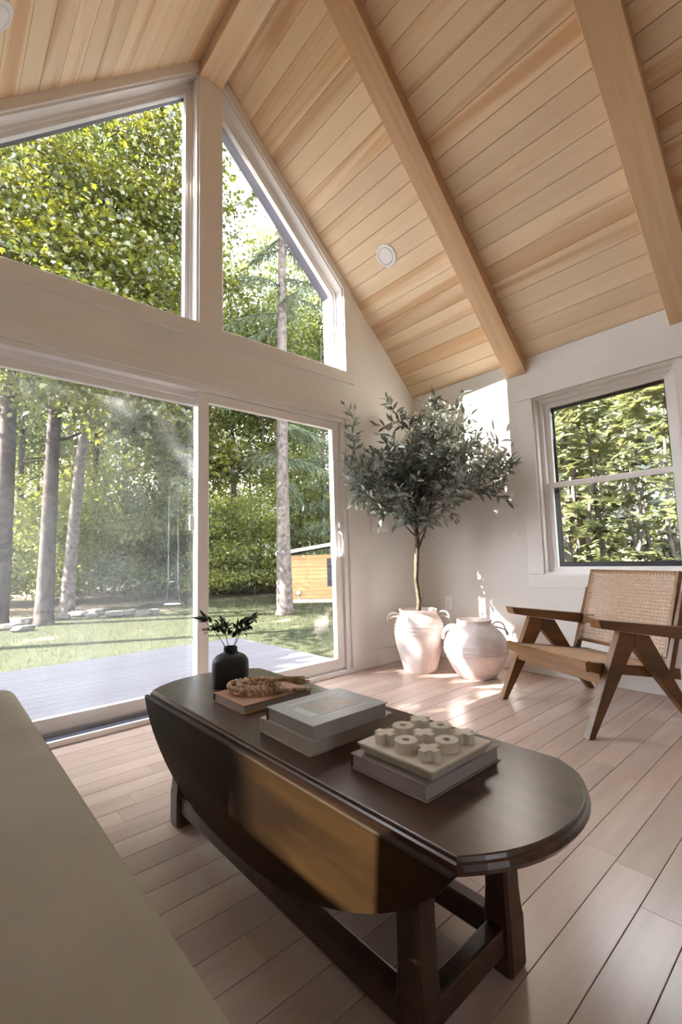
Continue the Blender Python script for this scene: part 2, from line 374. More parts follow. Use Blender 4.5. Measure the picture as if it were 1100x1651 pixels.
# ------------------------------------------------------------------ room shell
S = 0.9771; ZW = 2.4006; XR = -2.078; XL = 2*XR; TH = math.atan(S); CT, ST = math.cos(TH), math.sin(TH)
ZR = ZW - S*XR; WT = 0.20; YB = -6.4
def zc(x): return ZW - S*x if x > XR else ZW + S*(x-XL)
floor = empty('floor'); meta(floor, 'pale pinkish maple plank floor of the room', 'floor', kind='structure')
box('subfloor', XL, 0, YB, .0, -.12, -.014, M['floorgap'], floor, 0)
box('floor_rear', XL, 0, YB, -3.304, -.014, 0, M['floor'], floor, 0)
plank_me = {}
def plank_mesh(L, W, T, bev):
    key = (round(L, 2), W, T)
    if key not in plank_me:
        bm = bmesh.new(); bm_box(bm, -key[0]/2, key[0]/2, -W/2, W/2, -T, 0, bev); plank_me[key] = bm_mesh(bm, 'plank')
    return plank_me[key]
y = -.04; pr = random.Random(3); rows = [(0.0, -.04)] + [(-.04-.102*k, -.04-.102*(k+1)) for k in range(32)]
for (ya, yb) in rows:
    x = 0.0 - 0.0
    while x > XL+.01:
        L = round(pr.choice([.45, .55, .7, .85, 1.0, 1.2]), 2)
        if x == 0.0: L = round(L*pr.choice([.5, .75, 1]), 2)
        if x - L < XL + .25: L = round(x-XL, 2)
        W = round(ya-yb-.0016, 4)
        obj('floor_plank', plank_mesh(L-.0012, W, .014, .0009), M['floor'], floor, Matrix.Translation((x-L/2, (ya+yb)/2, pr.uniform(-.0006, .0))))
        x = round(x-L, 2)
# gable wall with door and two raked windows
DX0, DX1, DZ = -3.268, -.887, 2.03
WBZ, WEX, WEZ, PX0, PX1 = 2.44, -.887, 3.17, -2.174, -2.008      # sill, outer edge, outer height, post
WTZ = WEZ + S*(PX1*-1 + WEX)
WXL = -3.46; WLZ = WEZ + S*(PX1-WEX)*-1 - S*(PX0-WXL)
bm = bmesh.new()
def mir(poly): return [(XL-p[0], p[1]) for p in poly]
p1 = [(WEX, 0), (0, 0), (0, ZW), (WEX, zc(WEX))]
p4 = [(WEX, WEZ), (WEX, zc(WEX)), (XR, ZR), (XR, ZR-.02), (PX1, WTZ)]
p1l = [(XL, 0), (WXL, 0), (WXL, zc(WXL)), (XL, ZW)]; p4l = [(WXL, WLZ), (PX0, WTZ), (XR, ZR-.02), (XR, ZR), (WXL, zc(WXL))]
for p in (p1, p1l, p4, p4l): bm_prism(bm, p, 0, WT, 'y')
bm_prism(bm, [(WXL, 0), (DX0, 0), (DX0, DZ), (WXL, DZ)], 0, WT, 'y')
bm_prism(bm, [(WXL, DZ), (WEX, DZ), (WEX, WBZ), (WXL, WBZ)], 0, WT, 'y')
bm_prism(bm, [(PX0, WBZ), (PX1, WBZ), (PX1, WTZ+.001), (XR, ZR-.02), (PX0, WTZ+.001)], 0, WT, 'y')
meta(obj('wall_back', bm_mesh(bm, 'wall_back'), M['wall']), 'white gable wall with raked windows above a sliding door', 'wall', kind='structure')
# right wall
RY0, RY1, RZ0, RZ1 = -1.16, -3.02, .73, 2.067
bm = bmesh.new()
for (ya, yb, za, zb) in ((0, RY0, 0, ZW), (RY1, YB, 0, ZW), (RY0, RY1, 0, RZ0), (RY0, RY1, RZ1, ZW)): bm_box(bm, 0, .18, yb, ya, za, zb)
meta(obj('wall_right', bm_mesh(bm, 'wall_right'), M['wall']), 'white side wall behind the cane chair with a double window', 'wall', kind='structure')
# left wall with a small high window added to aim sun at the table leaf
LY0, LY1, LZ0, LZ1 = -.77, -1.37, 1.53, 1.87
bm = bmesh.new()
for (ya, yb, za, zb) in ((0, LY0, 0, ZW), (LY1, -3.2, 0, ZW), (LY0, LY1, 0, LZ0), (LY0, LY1, LZ1, ZW), (-3.2, YB, 0, ZW)): bm_box(bm, XL-.18, XL, yb, ya, za, zb)
meta(obj('wall_left', bm_mesh(bm, 'wall_left'), M['wall']), 'white side wall behind the beige sofa', 'wall', kind='structure')
# unseen rear gable with a narrow doorway added to let in fill daylight
bm = bmesh.new()
for p in ([(XL, 0), (-3.75, 0), (-3.75, 2.3), (XL, 2.3)], [(-3.45, 0), (0, 0), (0, 2.3), (-3.45, 2.3)], [(XL, 2.3), (0, 2.3), (0, ZW), (XR, ZR), (XL, ZW)]): bm_prism(bm, p, YB-.2, YB, 'y')
meta(obj('wall_front', bm_mesh(bm, 'wall_front'), M['wall']), 'white rear gable wall behind the camera with a narrow gap added for fill daylight', 'wall', kind='structure')

# ceiling: roof deck behind, boards proud of it
ceil = empty('ceiling'); meta(ceil, 'vaulted ceiling clad in pale hickory boards', 'ceiling', kind='structure')
MR = lambda s, yy, n=0: Matrix(((-CT, 0, ST, -CT*s+ST*n), (0, -1, 0, yy), (ST, 0, CT, ZW+ST*s+CT*n), (0, 0, 0, 1)))
ML = lambda s, yy, n=0: Matrix(((CT, 0, -ST, XL+CT*s-ST*n), (0, 1, 0, yy), (ST, 0, CT, ZW+ST*s+CT*n), (0, 0, 0, 1)))
LS = -XR/CT
for F in (MR, ML):
    bm = bmesh.new(); bm_box(bm, -.35, LS+(.0 if F is MR else .14), YB/2-.2, -YB/2+.2, .016, .16)
    o = obj('roof_deck', bm_mesh(bm, 'roof_deck'), M['dark_gap'], ceil, F(0, YB/2))
BW = .1244; segs = [(0.0, -1.045), (-1.045, -2.15), (-2.15, -3.26), (-3.26, -4.9), (-4.9, YB)]
cb = {}
for F in (MR, ML):
    nrow = int(LS/BW)+1
    for i in range(nrow):
        wd = min(BW, LS-i*BW)-.0022
        if wd < .01: continue
        for (ya, yb) in segs:
            key = (round(wd, 4), round(ya-yb, 3))
            if key not in cb:
                bm = bmesh.new(); bm_box(bm, -wd/2, wd/2, -(ya-yb)/2+.0005, (ya-yb)/2-.0005, 0, .016, .002); cb[key] = bm_mesh(bm, 'ceiling_board')
            obj('ceiling_board', cb[key], M['ceil'], ceil, F(i*BW+wd/2+.0011, (ya+yb)/2))
# rafters (boxed beams) on both slopes
def beam(F, yc, wdt, name, label):
    bm = bmesh.new(); d = .086; k = S*d; top = LS-.06
    bm_prism(bm, [(0, .0), (-k, -d), (top-.02, -d), (top, 0)], -wdt/2, wdt/2, 'y', .003)
    o = obj(name, bm_mesh(bm, name), M['beam'], None, F(0, yc)); return meta(o, label, 'beam', kind='structure')
beam(MR, -1.047, .160, 'ceiling_beam', 'boxed wood ceiling beam ending left of the side window')
beam(MR, -2.150, .172, 'ceiling_beam', 'boxed wood ceiling beam at the upper right corner')
beam(ML, -1.9, .160, 'ceiling_beam', 'boxed wood ceiling beam over the sofa on the left slope')
for yc in (-3.25, -4.3):
    beam(MR, yc, .165, 'ceiling_beam', 'boxed wood ceiling beam behind the camera')
meta(box('ridge_beam', -2.172, -2.010, YB, -.0, 4.232, 4.345, M['ridge'], None, .003), 'pale wood ridge beam meeting the post at the gable peak', 'beam', kind='structure')

# trims on the gable wall
T = 1
def trim(name, poly, y0=-.018, y1=0.0, lab='', ax='y'):
    global T
    o = prism('trim_%d' % T, poly, y0, y1, ax, M['trim'], None, .0015); T += 1
    meta(o, lab, 'trim', kind='structure'); return o
trim('t', [(-.90, 0), (-.805, 0), (-.805, 2.03), (-.90, 2.03)], lab='white vertical casing right of the sliding door')
trim('t', [(-3.35, 0), (-3.255, 0), (-3.255, 2.03), (-3.35, 2.03)], lab='white vertical casing left of the sliding door')
trim('t', [(-3.37, 2.032), (-.785, 2.032), (-.785, 2.125), (-3.37, 2.125)], lab='white head casing above the sliding door')
trim('t', [(-3.50, 2.345), (-.79, 2.345), (-.79, 2.44), (-3.50, 2.44)], lab='white apron board under the raked windows')
trim('t', [(PX0+.001, 2.442), (PX1-.001, 2.442), (PX1-.001, 4.23), (PX0+.001, 4.23)], lab='painted post between the two raked windows')
trim('t', [(WEX, 2.442), (-.795, 2.442), (-.795, zc(-.795)-.004), (WEX, WEZ+.0965)], lab='white casing on the low side of the right raked window')
trim('t', [(WEX, WEZ), (WEX, WEZ+.0955), (PX1, WTZ+.0955), (PX1, WTZ)], lab='white raked casing under the ceiling, right slope')
trim('t', [(WXL, WLZ), (WXL, WLZ+.0955), (PX0, WTZ+.0955), (PX0, WTZ)], lab='white raked casing under the ceiling, left slope')
bb = box('baseboard_back', -.805, -.0, -.015, 0, 0, .133, M['trim'], None, .0015); meta(bb, 'white baseboard on the gable wall behind the pots', 'baseboard', kind='structure')
bb = box('baseboard_right', -.015, 0, -6.3, -.015, 0, .133, M['trim'], None, .0015); meta(bb, 'white baseboard along the side wall behind the chair', 'baseboard', kind='structure')
bb = box('baseboard_left', XL, XL+.015, -6.3, 0, 0, .133, M['trim'], None, .0015); meta(bb, 'white baseboard along the wall behind the sofa', 'baseboard', kind='structure')

# raked windows
def inset(poly, d):
    n = len(poly); res = []
    A = sum(poly[i][0]*poly[(i+1) % n][1]-poly[(i+1) % n][0]*poly[i][1] for i in range(n)); sg = 1 if A > 0 else -1
    for i in range(n):
        p0, p1, p2 = Vector(poly[i-1]), Vector(poly[i]), Vector(poly[(i+1) % n])
        e1 = (p1-p0).normalized(); e2 = (p2-p1).normalized()
        n1 = Vector((-e1.y, e1.x))*sg; n2 = Vector((-e2.y, e2.x))*sg
        b = (n1+n2); res.append(tuple(p1 + b*(d/(1+n1.dot(n2)))))
    return res
def ring_prism(name, outer, d, a0, a1, axis, mat, parent=None):
    inn = inset(outer, d); bm = bmesh.new()
    def P(p, a): return {'y': (p[0], a, p[1]), 'x': (a, p[0], p[1])}[axis]
    v = [[bm.verts.new(P(p, a)) for p in poly] for a in (a0, a1) for poly in (outer, inn)]
    o0, i0, o1, i1 = v; n = len(outer)
    for i in range(n):
        j = (i+1) % n
        bm.faces.new((o0[i], o0[j], i0[j], i0[i])); bm.faces.new((o1[i], i1[i], i1[j], o1[j]))
        bm.faces.new((i0[i], i0[j], i1[j], i1[i])); bm.faces.new((o0[i], o1[i], o1[j], o0[j]))
    return obj(name, bm_mesh(bm, name), mat, parent), inn
for k, side in ((1, 'right'), (2, 'left')):
    poly = [(PX1, WBZ), (WEX, WBZ), (WEX, WEZ), (PX1, WTZ)]
    if side == 'left': poly = [(WXL, WBZ), (PX0, WBZ), (PX0, WTZ), (WXL, WLZ)]
    wn = empty('window_%d' % k); meta(wn, 'white raked window %s of the post under the ridge' % side, 'window', kind='structure')
    _, inn = ring_prism('jamb_liner', poly, .012, .0, .075, 'y', M['vinyl'], wn)
    _, inn2 = ring_prism('window_frame', poly, .03, .075, .145, 'y', M['vinyl'], wn)
    _, inn3 = ring_prism('sash', inn2, .026, .085, .125, 'y', M['vinyl'], wn)
    ring_prism('exterior_reveal', poly, .012, .146, .25, 'y', M['extdark'], wn)
    g = inset(inn3, -.004); prism('pane', g, .102, .107, 'y', M['glass'], wn)

# sliding door
dr = empty('door_1'); meta(dr, 'white sliding glass patio door opening onto the deck', 'door', kind='structure')
fr = box('frame_jamb', -.948, -.888, .0, .16, .03, 2.03, M['vinyl'], dr)
box('frame_jamb', -3.268, -3.21, .0, .16, .03, 2.03, M['vinyl'], dr)
box('frame_head', -3.21, -.948, .0, .16, 1.995, 2.03, M['vinyl'], dr)
box('head_stop', -3.21, -.948, .062, .076, 1.955, 1.995, M['vinyl'], dr)
box('threshold', -3.268, -.888, -.018, .19, .0, .03, M['vinyl'], dr)
box('track_rail', -3.21, -.948, .066, .072, .03, .052, M['meter'], dr)
box('track_groove', -3.21, -2.17, .004, .060, .0301, .033, M['extdark'], dr, 0)
def door_panel(name, x0, x1, y0, y1, z0, z1, st, rt, rb, gm):
    e = box(name, x0, x0+st, y0, y1, z0, z1, M['vinyl'], dr)
    def sub(n, *a, mat=M['vinyl'], bev=.002):
        o = box(n, *a, mat, None, bev); o.parent = e; o.matrix_parent_inverse = Matrix.Translation(-e.location); return o
    sub('stile', x1-st, x1, y0, y1, z0, z1); sub('top_rail', x0+st, x1-st, y0, y1, z1-rt, z1); sub('bottom_rail', x0+st, x1-st, y0, y1, z0, z0+rb)
    ym = (y0+y1)/2
    sub('pane', x0+st-.004, x1-st+.004, ym-.003, ym+.003, z0+rb-.004, z1-rt+.004, mat=gm, bev=0)
    return e, sub
e, sub = door_panel('fixed_panel', -3.245, -2.098, .080, .116, .038, 1.985, .052, .072, .082, M['haze'])
sub('latch', -2.195, -2.165, .062, .080, 1.09, 1.19)
e, sub = door_panel('sliding_panel', -2.162, -.952, .020, .058, .036, 1.992, .074, .062, .080, M['glass'])
sub('handle_plate', -1.005, -.975, .012, .020, .86, 1.20)
hb = bmesh.new(); bm_tube(hb, [(-.99, .014, .90), (-.99, -.03, .925), (-.99, -.035, 1.0), (-.99, -.03, 1.075), (-.99, .014, 1.10)], .008, 8)
h = obj('pull_handle', bm_mesh(hb, 'pull_handle'), M['vinyl'], None, None, True); h.parent = e; h.matrix_parent_inverse = Matrix.Translation(-e.location)
sub('lock_lever', -.996, -.984, -.004, .014, 1.13, 1.17)

# side windows (two double-hung units)
trimsR = [('head casing', [(-1.04, 2.069), (-3.14, 2.069), (-3.14, 2.177), (-1.04, 2.177)]), ('left casing', [(-1.05, .732), (-1.16, .732), (-1.16, 2.067), (-1.05, 2.067)]),
          ('apron', [(-1.045, .632), (-3.13, .632), (-3.13, .730), (-1.045, .730)]), ('right casing', [(-3.02, .732), (-3.13, .732), (-3.13, 2.067), (-3.02, 2.067)])]
for n, p in trimsR: trim('t', p, -.02, 0, 'white %s of the side window behind the chair' % n, 'x')
def hung(k, ya, yb, lab):
    wn = empty('window_%d' % k); meta(wn, lab, 'window', kind='structure')
    rect = lambda a, b, c, d: [(b, c), (a, c), (a, d), (b, d)]
    ring_prism('jamb_liner', rect(ya, yb, RZ0, RZ1), .014, -.002, .05, 'x', M['trim'], wn)
    ring_prism('window_frame', rect(ya, yb, RZ0, RZ1), .042, .05, .13, 'x', M['vinyl'], wn)
    a, b = ya-.042, yb+.042; zm = 1.389
    o, inn = ring_prism('upper_sash', rect(a, b, zm-.016, RZ1-.036), .04, .09, .115, 'x', M['vinyl'], wn)
    prism('pane', inset(inn, -.003), .100, .104, 'x', M['glass'], o)
    o, inn = ring_prism('lower_sash', rect(a, b, RZ0+.018, zm+.016), .034, .058, .086, 'x', M['vinyl'], wn)
    prism('pane', inset(inn, -.003), .070, .074, 'x', M['glass'], o)
    ring_prism('screen_frame', rect(a+.002, b-.002, RZ0+.03, RZ1-.04), .055, .132, .144, 'x', M['black'], wn)
hung(3, RY0, -2.068, 'white double-hung side window directly behind the cane chair')
hung(4, -2.112, RY1, 'white double-hung side window at the right edge of the picture')
o = box('trim_%d' % T, -.002, .13, -2.112, -2.068, RZ0, RZ1, M['vinyl']); T += 1; meta(o, 'white mullion between the two side windows', 'trim', kind='structure')
wn = empty('window_5'); meta(wn, 'small high window added out of view to cast the sun patch on the table leaf', 'window', kind='structure')
ring_prism('window_frame', [(LY1, LZ0), (LY0, LZ0), (LY0, LZ1), (LY1, LZ1)], .018, XL-.12, XL-.06, 'x', M['vinyl'], wn)
prism('pane', [(LY1+.015, LZ0+.015), (LY0-.015, LZ0+.015), (LY0-.015, LZ1-.015), (LY1+.015, LZ1-.015)], XL-.092, XL-.088, 'x', M['tint'], wn)

# ------------------------------------------------------------------ fittings
def plate(name, lab, cat, M4, wd, ht, n, outlet=False):
    r = empty(name, mat=M4); meta(r, lab, cat)
    bm = bmesh.new(); bm_box(bm, -wd/2, wd/2, -.008, 0, -ht/2, ht/2, .003); obj('cover_plate', bm_mesh(bm, 'cover_plate'), M['plate'], r)
    for i in range(n):
        xc = (i-(n-1)/2)*.0455
        if outlet:
            for zz in (-.02, .02):
                bm = bmesh.new(); bm_box(bm, -.017, .017, -.0105, -.007, zz-.014, zz+.014, .003); s = obj('socket', bm_mesh(bm, 'socket'), M['plate'], r)
                for dx in (-.006, .006):
                    bm = bmesh.new(); bm_box(bm, dx-.0012, dx+.0012, -.0110, -.0104, zz-.004, zz+.005); obj('slot', bm_mesh(bm, 'slot'), M['black'], s)
        else:
            bm = bmesh.new(); bm_prism(bm, [(-.007, -.033), (-.011, -.033), (-.0095, 0), (-.0145, .033), (-.007, .033)], xc-.0165, xc+.0165, 'x'); obj('rocker', bm_mesh(bm, 'rocker'), M['plate'], r)
plate('light_switch', 'white four-gang light switch plate left of the olive tree', 'switch', Matrix.Translation((-.54, 0, 1.173)), .205, .125, 4)
plate('power_outlet', 'white wall outlet between the two clay pots', 'outlet', Matrix.Translation((0, -.295, .47)) @ Matrix.Rotation(-PI/2, 4, 'Z') @ Matrix.Identity(4), .075, .125, 1, True)
def downlight(F, s, yy, lab):
    r = empty('recessed_light', mat=F(s, yy)); meta(r, lab, 'ceiling light', 'recessed ceiling lights')
    me = lathe_mesh([(.086, 0), (.086, -.004), (.080, -.008), (.068, -.009), (.066, -.006)], 40); obj('trim_ring', me, M['light'], r, None, True)
    me = lathe_mesh([(.066, -.0055), (.05, -.0075), (.02, -.008), (.001, -.008)], 40); obj('diffuser', me, M['light'], r, None, True)
downlight(MR, .85/CT, -.483, 'round white recessed ceiling light on the slope above the olive tree')
downlight(ML, (-3.31-XL)/CT, -.50, 'round white recessed ceiling light at the upper left picture edge')

# ------------------------------------------------------------------ sofa
sofa = empty('sofa', (-3.66, -1.95, 0)); meta(sofa, 'long low beige linen sofa along the left edge of the picture', 'sofa')
def soft(name, x0, x1, y0, y1, z0, z1, bev, mat, parent, seg=5):
    return box(name, x0+3.66, x1+3.66, y0+1.95, y1+1.95, z0, z1, mat, parent, bev, seg, True, True)
soft('base', -4.10, -3.20, -3.30, -.66, .09, .27, .03, M['sofa'], sofa)
soft('seat_cushion', -4.08, -3.145, -3.32, -.575, .265, .450, .055, M['sofa'], sofa)
soft('back_cushion', -4.12, -3.90, -3.32, -.62, .44, .80, .07, M['sofa'], sofa)
soft('arm', -4.12, -3.205, -.565, -.40, .10, .585, .05, M['sofa'], sofa)
for (x, yy) in ((-3.27, -.75), (-3.27, -3.2), (-4.03, -.75), (-4.03, -3.2)):
    soft('leg', x-.025, x+.025, yy-.025, yy+.025, 0, .095, .004, M['sofa2'], sofa, 1)

# ------------------------------------------------------------------ drop-leaf table
TX0, TX1, TZ = -2.812, -2.365, .45
table = empty('drop_leaf_table', (-2.588, -1.65, 0)); meta(table, 'long low dark oak drop-leaf table with hanging rounded leaves', 'table')
def loc(o): o.location = Vector(o.location)-Vector((-2.588, -1.65, 0)); return o
def arc_end(x0, x1, yc, bulge, n=14):
    """points from x0 to x1 along a bowed end, y = yc + bulge*(1-t^2)^.6"""
    out = []
    for i in range(n+1):
        t = -1+2*i/n; out.append((x0+(x1-x0)*(t+1)/2, yc+bulge*(1-abs(t)**2.2)))
    return out
top_poly = arc_end(TX0, TX1, -1.035, .085)[::-1] + [(TX0, -2.300)] 
top_poly = [(TX1, -1.05)] + arc_end(TX0+.01, TX1-.012, -1.035, .082)[::-1] + [(TX0, -1.05), (TX0, -2.305)] + [(p[0], p[1]) for p in arc_end(TX0+.008, TX1-.03, -2.312, -.076)] + [(TX1, -2.265)]
def inset_poly(poly, d): return inset(poly, d)
bm = bmesh.new()
def loft(bm, rings):
    R_ = [[bm.verts.new((p[0], p[1], z)) for p in poly] for poly, z in rings]; n = len(R_[0])
    for a, b in zip(R_, R_[1:]):
        for i in range(n): bm.faces.new((a[i], a[(i+1) % n], b[(i+1) % n], b[i]))
    bm.faces.new(R_[0][::-1]); bm.faces.new(R_[-1])
loft(bm, [(inset(top_poly, .016), TZ-.031), (inset(top_poly, .004), TZ-.026), (inset(top_poly, -.002), TZ-.016), (top_poly, TZ-.008), (inset(top_poly, .005), TZ-.0065), (inset(top_poly, .007), TZ-.001), (inset(top_poly, .010), TZ)])
bmesh.ops.translate(bm, verts=bm.verts[:], vec=(2.588, 1.65, 0))
obj('tabletop', bm_mesh(bm, 'tabletop'), M['tabletop'], table)
# hanging leaves: a bowed segment each side
def drop_leaf(sx):
    pts = []
    n = 36; ya, yb = (-1.045, -2.315) if sx < 0 else (-1.11, -2.24); zt = TZ-.012
    for i in range(n+1):
        t = -1+2*i/n; pts.append((ya+(yb-ya)*(t+1)/2, zt-.222*(1-abs(t)**2.3)**.80))
    poly = [(q[0]+1.65, q[1]-zt) for q in pts]
    poly[0] = (poly[0][0], 0.0); poly[-1] = (poly[-1][0], 0.0)
    bm = bmesh.new(); bm_prism(bm, poly, -.0085, .0085, 'x', .003)
    x = TX0-.0125 if sx < 0 else TX1+.0125
    return obj('drop_leaf', bm_mesh(bm, 'drop_leaf'), M['leaf_oak'], table, Matrix.Translation((x+2.588, 0, zt)) @ Matrix.Rotation(.055*(1 if sx < 0 else -1), 4, 'Y'))
drop_leaf(-1); drop_leaf(1)
LX0, LX1, LYA, LYB, LW = -2.748, -2.390, -1.067, -2.172, .066
def leg(x0, y0, nm='leg'):
    """square leg with foot block, waist and upper shaft, chamfered"""
    bm = bmesh.new(); prof = [(0, .88), (.006, .98), (.012, 1.0), (.105, 1.0), (.122, .92), (.16, .85), (.24, .83), (.34, .86), (.36, .95), (TZ-.032, .95)]
    rings = []
    for z, s in prof:
        h = LW/2*s; c = h*.22
        rings.append([bm.verts.new((px, py, z)) for px, py in ((h-c, -h), (h, -h+c), (h, h-c), (h-c, h), (-h+c, h), (-h, h-c), (-h, -h+c), (-h+c, -h))])
    for a, b in zip(rings, rings[1:]):
        for i in range(8): bm.faces.new((a[i], a[(i+1) % 8], b[(i+1) % 8], b[i]))
    bm.faces.new(rings[0][::-1]); bm.faces.new(rings[-1])
    obj(nm, bm_mesh(bm, 'leg'), M['tableleg'], table, Matrix.Translation((x0+2.588, y0+1.65, 0)))
xa, xb, ya, yb = LX0+LW/2, LX1-LW/2, LYA-LW/2, LYB+LW/2
for x in (xa, xb):
    for yy in (ya, yb): leg(x, yy)
SH0, SH1 = .045, .100
for x in (xa, xb): loc(box('stretcher', x-.021, x+.021, yb+LW/2, ya-LW/2, SH0, SH1, M['tableleg'], table, .007, 2))
for yy in (ya, yb): loc(box('stretcher', xa+LW/2, xb-LW/2, yy-.02, yy+.02, SH0, SH1, M['tableleg'], table, .007, 2))
for x in (xa, xb): loc(box('apron_rail', x-.012, x+.012, yb+LW/2, ya-LW/2, .345, TZ-.032, M['tableleg'], table, .002))
for yy in (ya, yb): loc(box('apron_rail', xa+LW/2, xb-LW/2, yy-.012, yy+.012, .345, TZ-.032, M['tableleg'], table, .002))

# ------------------------------------------------------------------ books on the table
def book(x0, x1, y0, y1, z0, z1, cov, pages, lab, spine=None, rz=0.0, ct=.0028):
    c = ((x0+x1)/2, (y0+y1)/2, z0); r = empty('book', c, rz); meta(r, lab, 'book', 'books on the dark table')
    hx, hy, h = (x1-x0)/2, (y1-y0)/2, z1-z0
    box('back_cover', -hx, hx, -hy, hy, 0, ct, cov, r, .0008); f = box('front_cover', -hx, hx, -hy, hy, h-ct, h, cov, r, .0008)
    box('spine', -hx, hx, hy-ct, hy+.001, ct, h-ct, spine or cov, r, .0006)
    box('page_block', -hx+.004, hx-.004, -hy+.004, hy-ct, ct, h-ct, pages, r, .0005)
    return r, f, h
book(-2.712, -2.466, -1.520, -1.326, TZ, .4755, M['cov_orange'], M['pages'], 'tan-covered book lying under the wooden bead garland', M['cov_dark'])
book(-2.750, -2.482, -1.884, -1.668, TZ, .4865, M['cov_cream'], M['pages_cream'], 'thick cream book at the bottom of the middle stack', rz=math.radians(-1.5))
r, f, h = book(-2.752, -2.513, -1.897, -1.702, .4865, .5215, M['cov_grey'], M['pages'], 'grey book with a printed cover on top of the middle stack', M['cov_dark'], math.radians(-.8))
def printed(name, x0, x1, y0, y1, mat):
    o = box(name, x0, x1, y0, y1, h, h+.0003, mat, r, 0); return o
printed('cover_photo', -.055, .060, -.052, .048, M['photo'])
printed('cover_band', -.085, .085, .056, .066, M['print_light']); printed('cover_band', -.07, .088, -.068, -.060, M['print_light']); printed('cover_band', -.09, -.066, -.05, .03, M['print_light'])
book(-2.722, -2.470, -2.182, -1.982, TZ, .4815, M['cov_mauve'], M['pages'], 'mauve-grey book lying under the ivory tic-tac-toe board', M['cov_dark'])
# ------------------------------------------------------------------ tic-tac-toe set
BX, BY, BZ = -2.614, -2.093, .4815
bm = bmesh.new(); sq = lambda h_: [(-h_, -h_), (h_, -h_), (h_, h_), (-h_, h_)]
loft(bm, [(sq(.086), 0), (sq(.0985), .0195), (sq(.0985), .0225), (sq(.0975), .0235)])
o = obj('game_board', bm_mesh(bm, 'game_board'), M['stone'], None, Matrix.Translation((BX, BY, BZ))); meta(o, 'square ivory stone tic-tac-toe board on the mauve book', 'game board')
cross_me = None
def cross_mesh():
    a, b = .0085, .0225; p = [(a, -b), (a, -a), (b, -a), (b, a), (a, a), (a, b), (-a, b), (-a, a), (-b, a), (-b, -a), (-a, -a), (-a, -b)]
    bm = bmesh.new(); bm_prism(bm, p, 0, .0205, 'z', .001); return bm_mesh(bm, 'cross')
def ring_mesh():
    bm = bmesh.new(); prof = [(.0085, 0), (.0225, 0), (.0235, .001), (.0235, .0195), (.0225, .0205), (.0085, .0205), (.0075, .0195), (.0075, .001)]; seg = 40
    R_ = [[bm.verts.new((r_*math.cos(2*PI*k/seg), r_*math.sin(2*PI*k/seg), z)) for k in range(seg)] for r_, z in prof]
    for i in range(len(R_)):
        a, b = R_[i], R_[(i+1) % len(R_)]
        for k in range(seg): bm.faces.new((a[k], a[(k+1) % seg], b[(k+1) % seg], b[k]))
    return bm_mesh(bm, 'ring')
cm, rm = cross_mesh(), ring_mesh()
pos_w = {(-1, 1): 'nearest the grey book, leftmost corner', (0, 1): 'on the board edge facing the grey book', (1, 1): 'on the far corner towards the pots', (-1, 0): 'on the left edge of the board', (0, 0): 'in the centre of the board', (1, 0): 'on the edge facing the cane chair', (-1, -1): 'on the near corner of the board', (0, -1): 'on the near right edge of the board', (1, -1): 'on the rightmost corner of the board'}
for i in (-1, 0, 1):
    for j in (-1, 0, 1):
        cr = (i+j) % 2 == 0
        o = obj('game_piece', cm if cr else rm, M['stone'], None, Matrix.Translation((BX-.002+i*.057, BY-.003+j*.057, BZ+.0236)) @ Matrix.Rotation(rnd.uniform(-.12, .12), 4, 'Z'))
        meta(o, ('ivory cross-shaped game piece ' if cr else 'ivory ring-shaped game piece ')+pos_w[(i, j)], 'game piece', 'tic-tac-toe pieces')
# ------------------------------------------------------------------ black vase with sprigs
vase = empty('vase', (-2.582, -1.194, TZ)); meta(vase, 'matte black bottle vase at the far end of the table', 'vase')
prof = smooth_profile([(.058, 0), (.0635, .003), (.0648, .03), (.0640, .075), (.060, .091), (.048, .104), (.033, .111), (.0262, .116), (.0242, .123), (.0245, .131)], 5) + [(.0245, .1335), (.0225, .1345), (.0205, .1335), (.0200, .112)]
obj('body', lathe_mesh(prof, 56), M['vase'], vase, None, True)
sp = empty('leafy_sprig', (-2.582, -1.194, TZ+.10)); meta(sp, 'dark green leafy sprigs standing in the black vase', 'sprig')
sr = random.Random(5); RV = Vector((.748, -.663, 0)); FV = Vector((.663, .748, 0))
lt, lf = LEAF['long']
def leaf_single(kind, wide=1.0):
    V, F = LEAF[kind]; me = bpy.data.meshes.new('leaf'); me.from_pydata([(v[0]*wide, v[1], v[2]) for v in V], [], [tuple(f) for f in F]); me.update(); return me
sleaf = leaf_single('long', 1.45)
def orient(p, d, nrm, s):
    d = d.normalized(); nrm = (nrm-d*nrm.dot(d)).normalized(); x = d.cross(nrm)
    return Matrix(((x.x*s, d.x*s, nrm.x*s, p.x), (x.y*s, d.y*s, nrm.y*s, p.y), (x.z*s, d.z*s, nrm.z*s, p.z), (0, 0, 0, 1)))
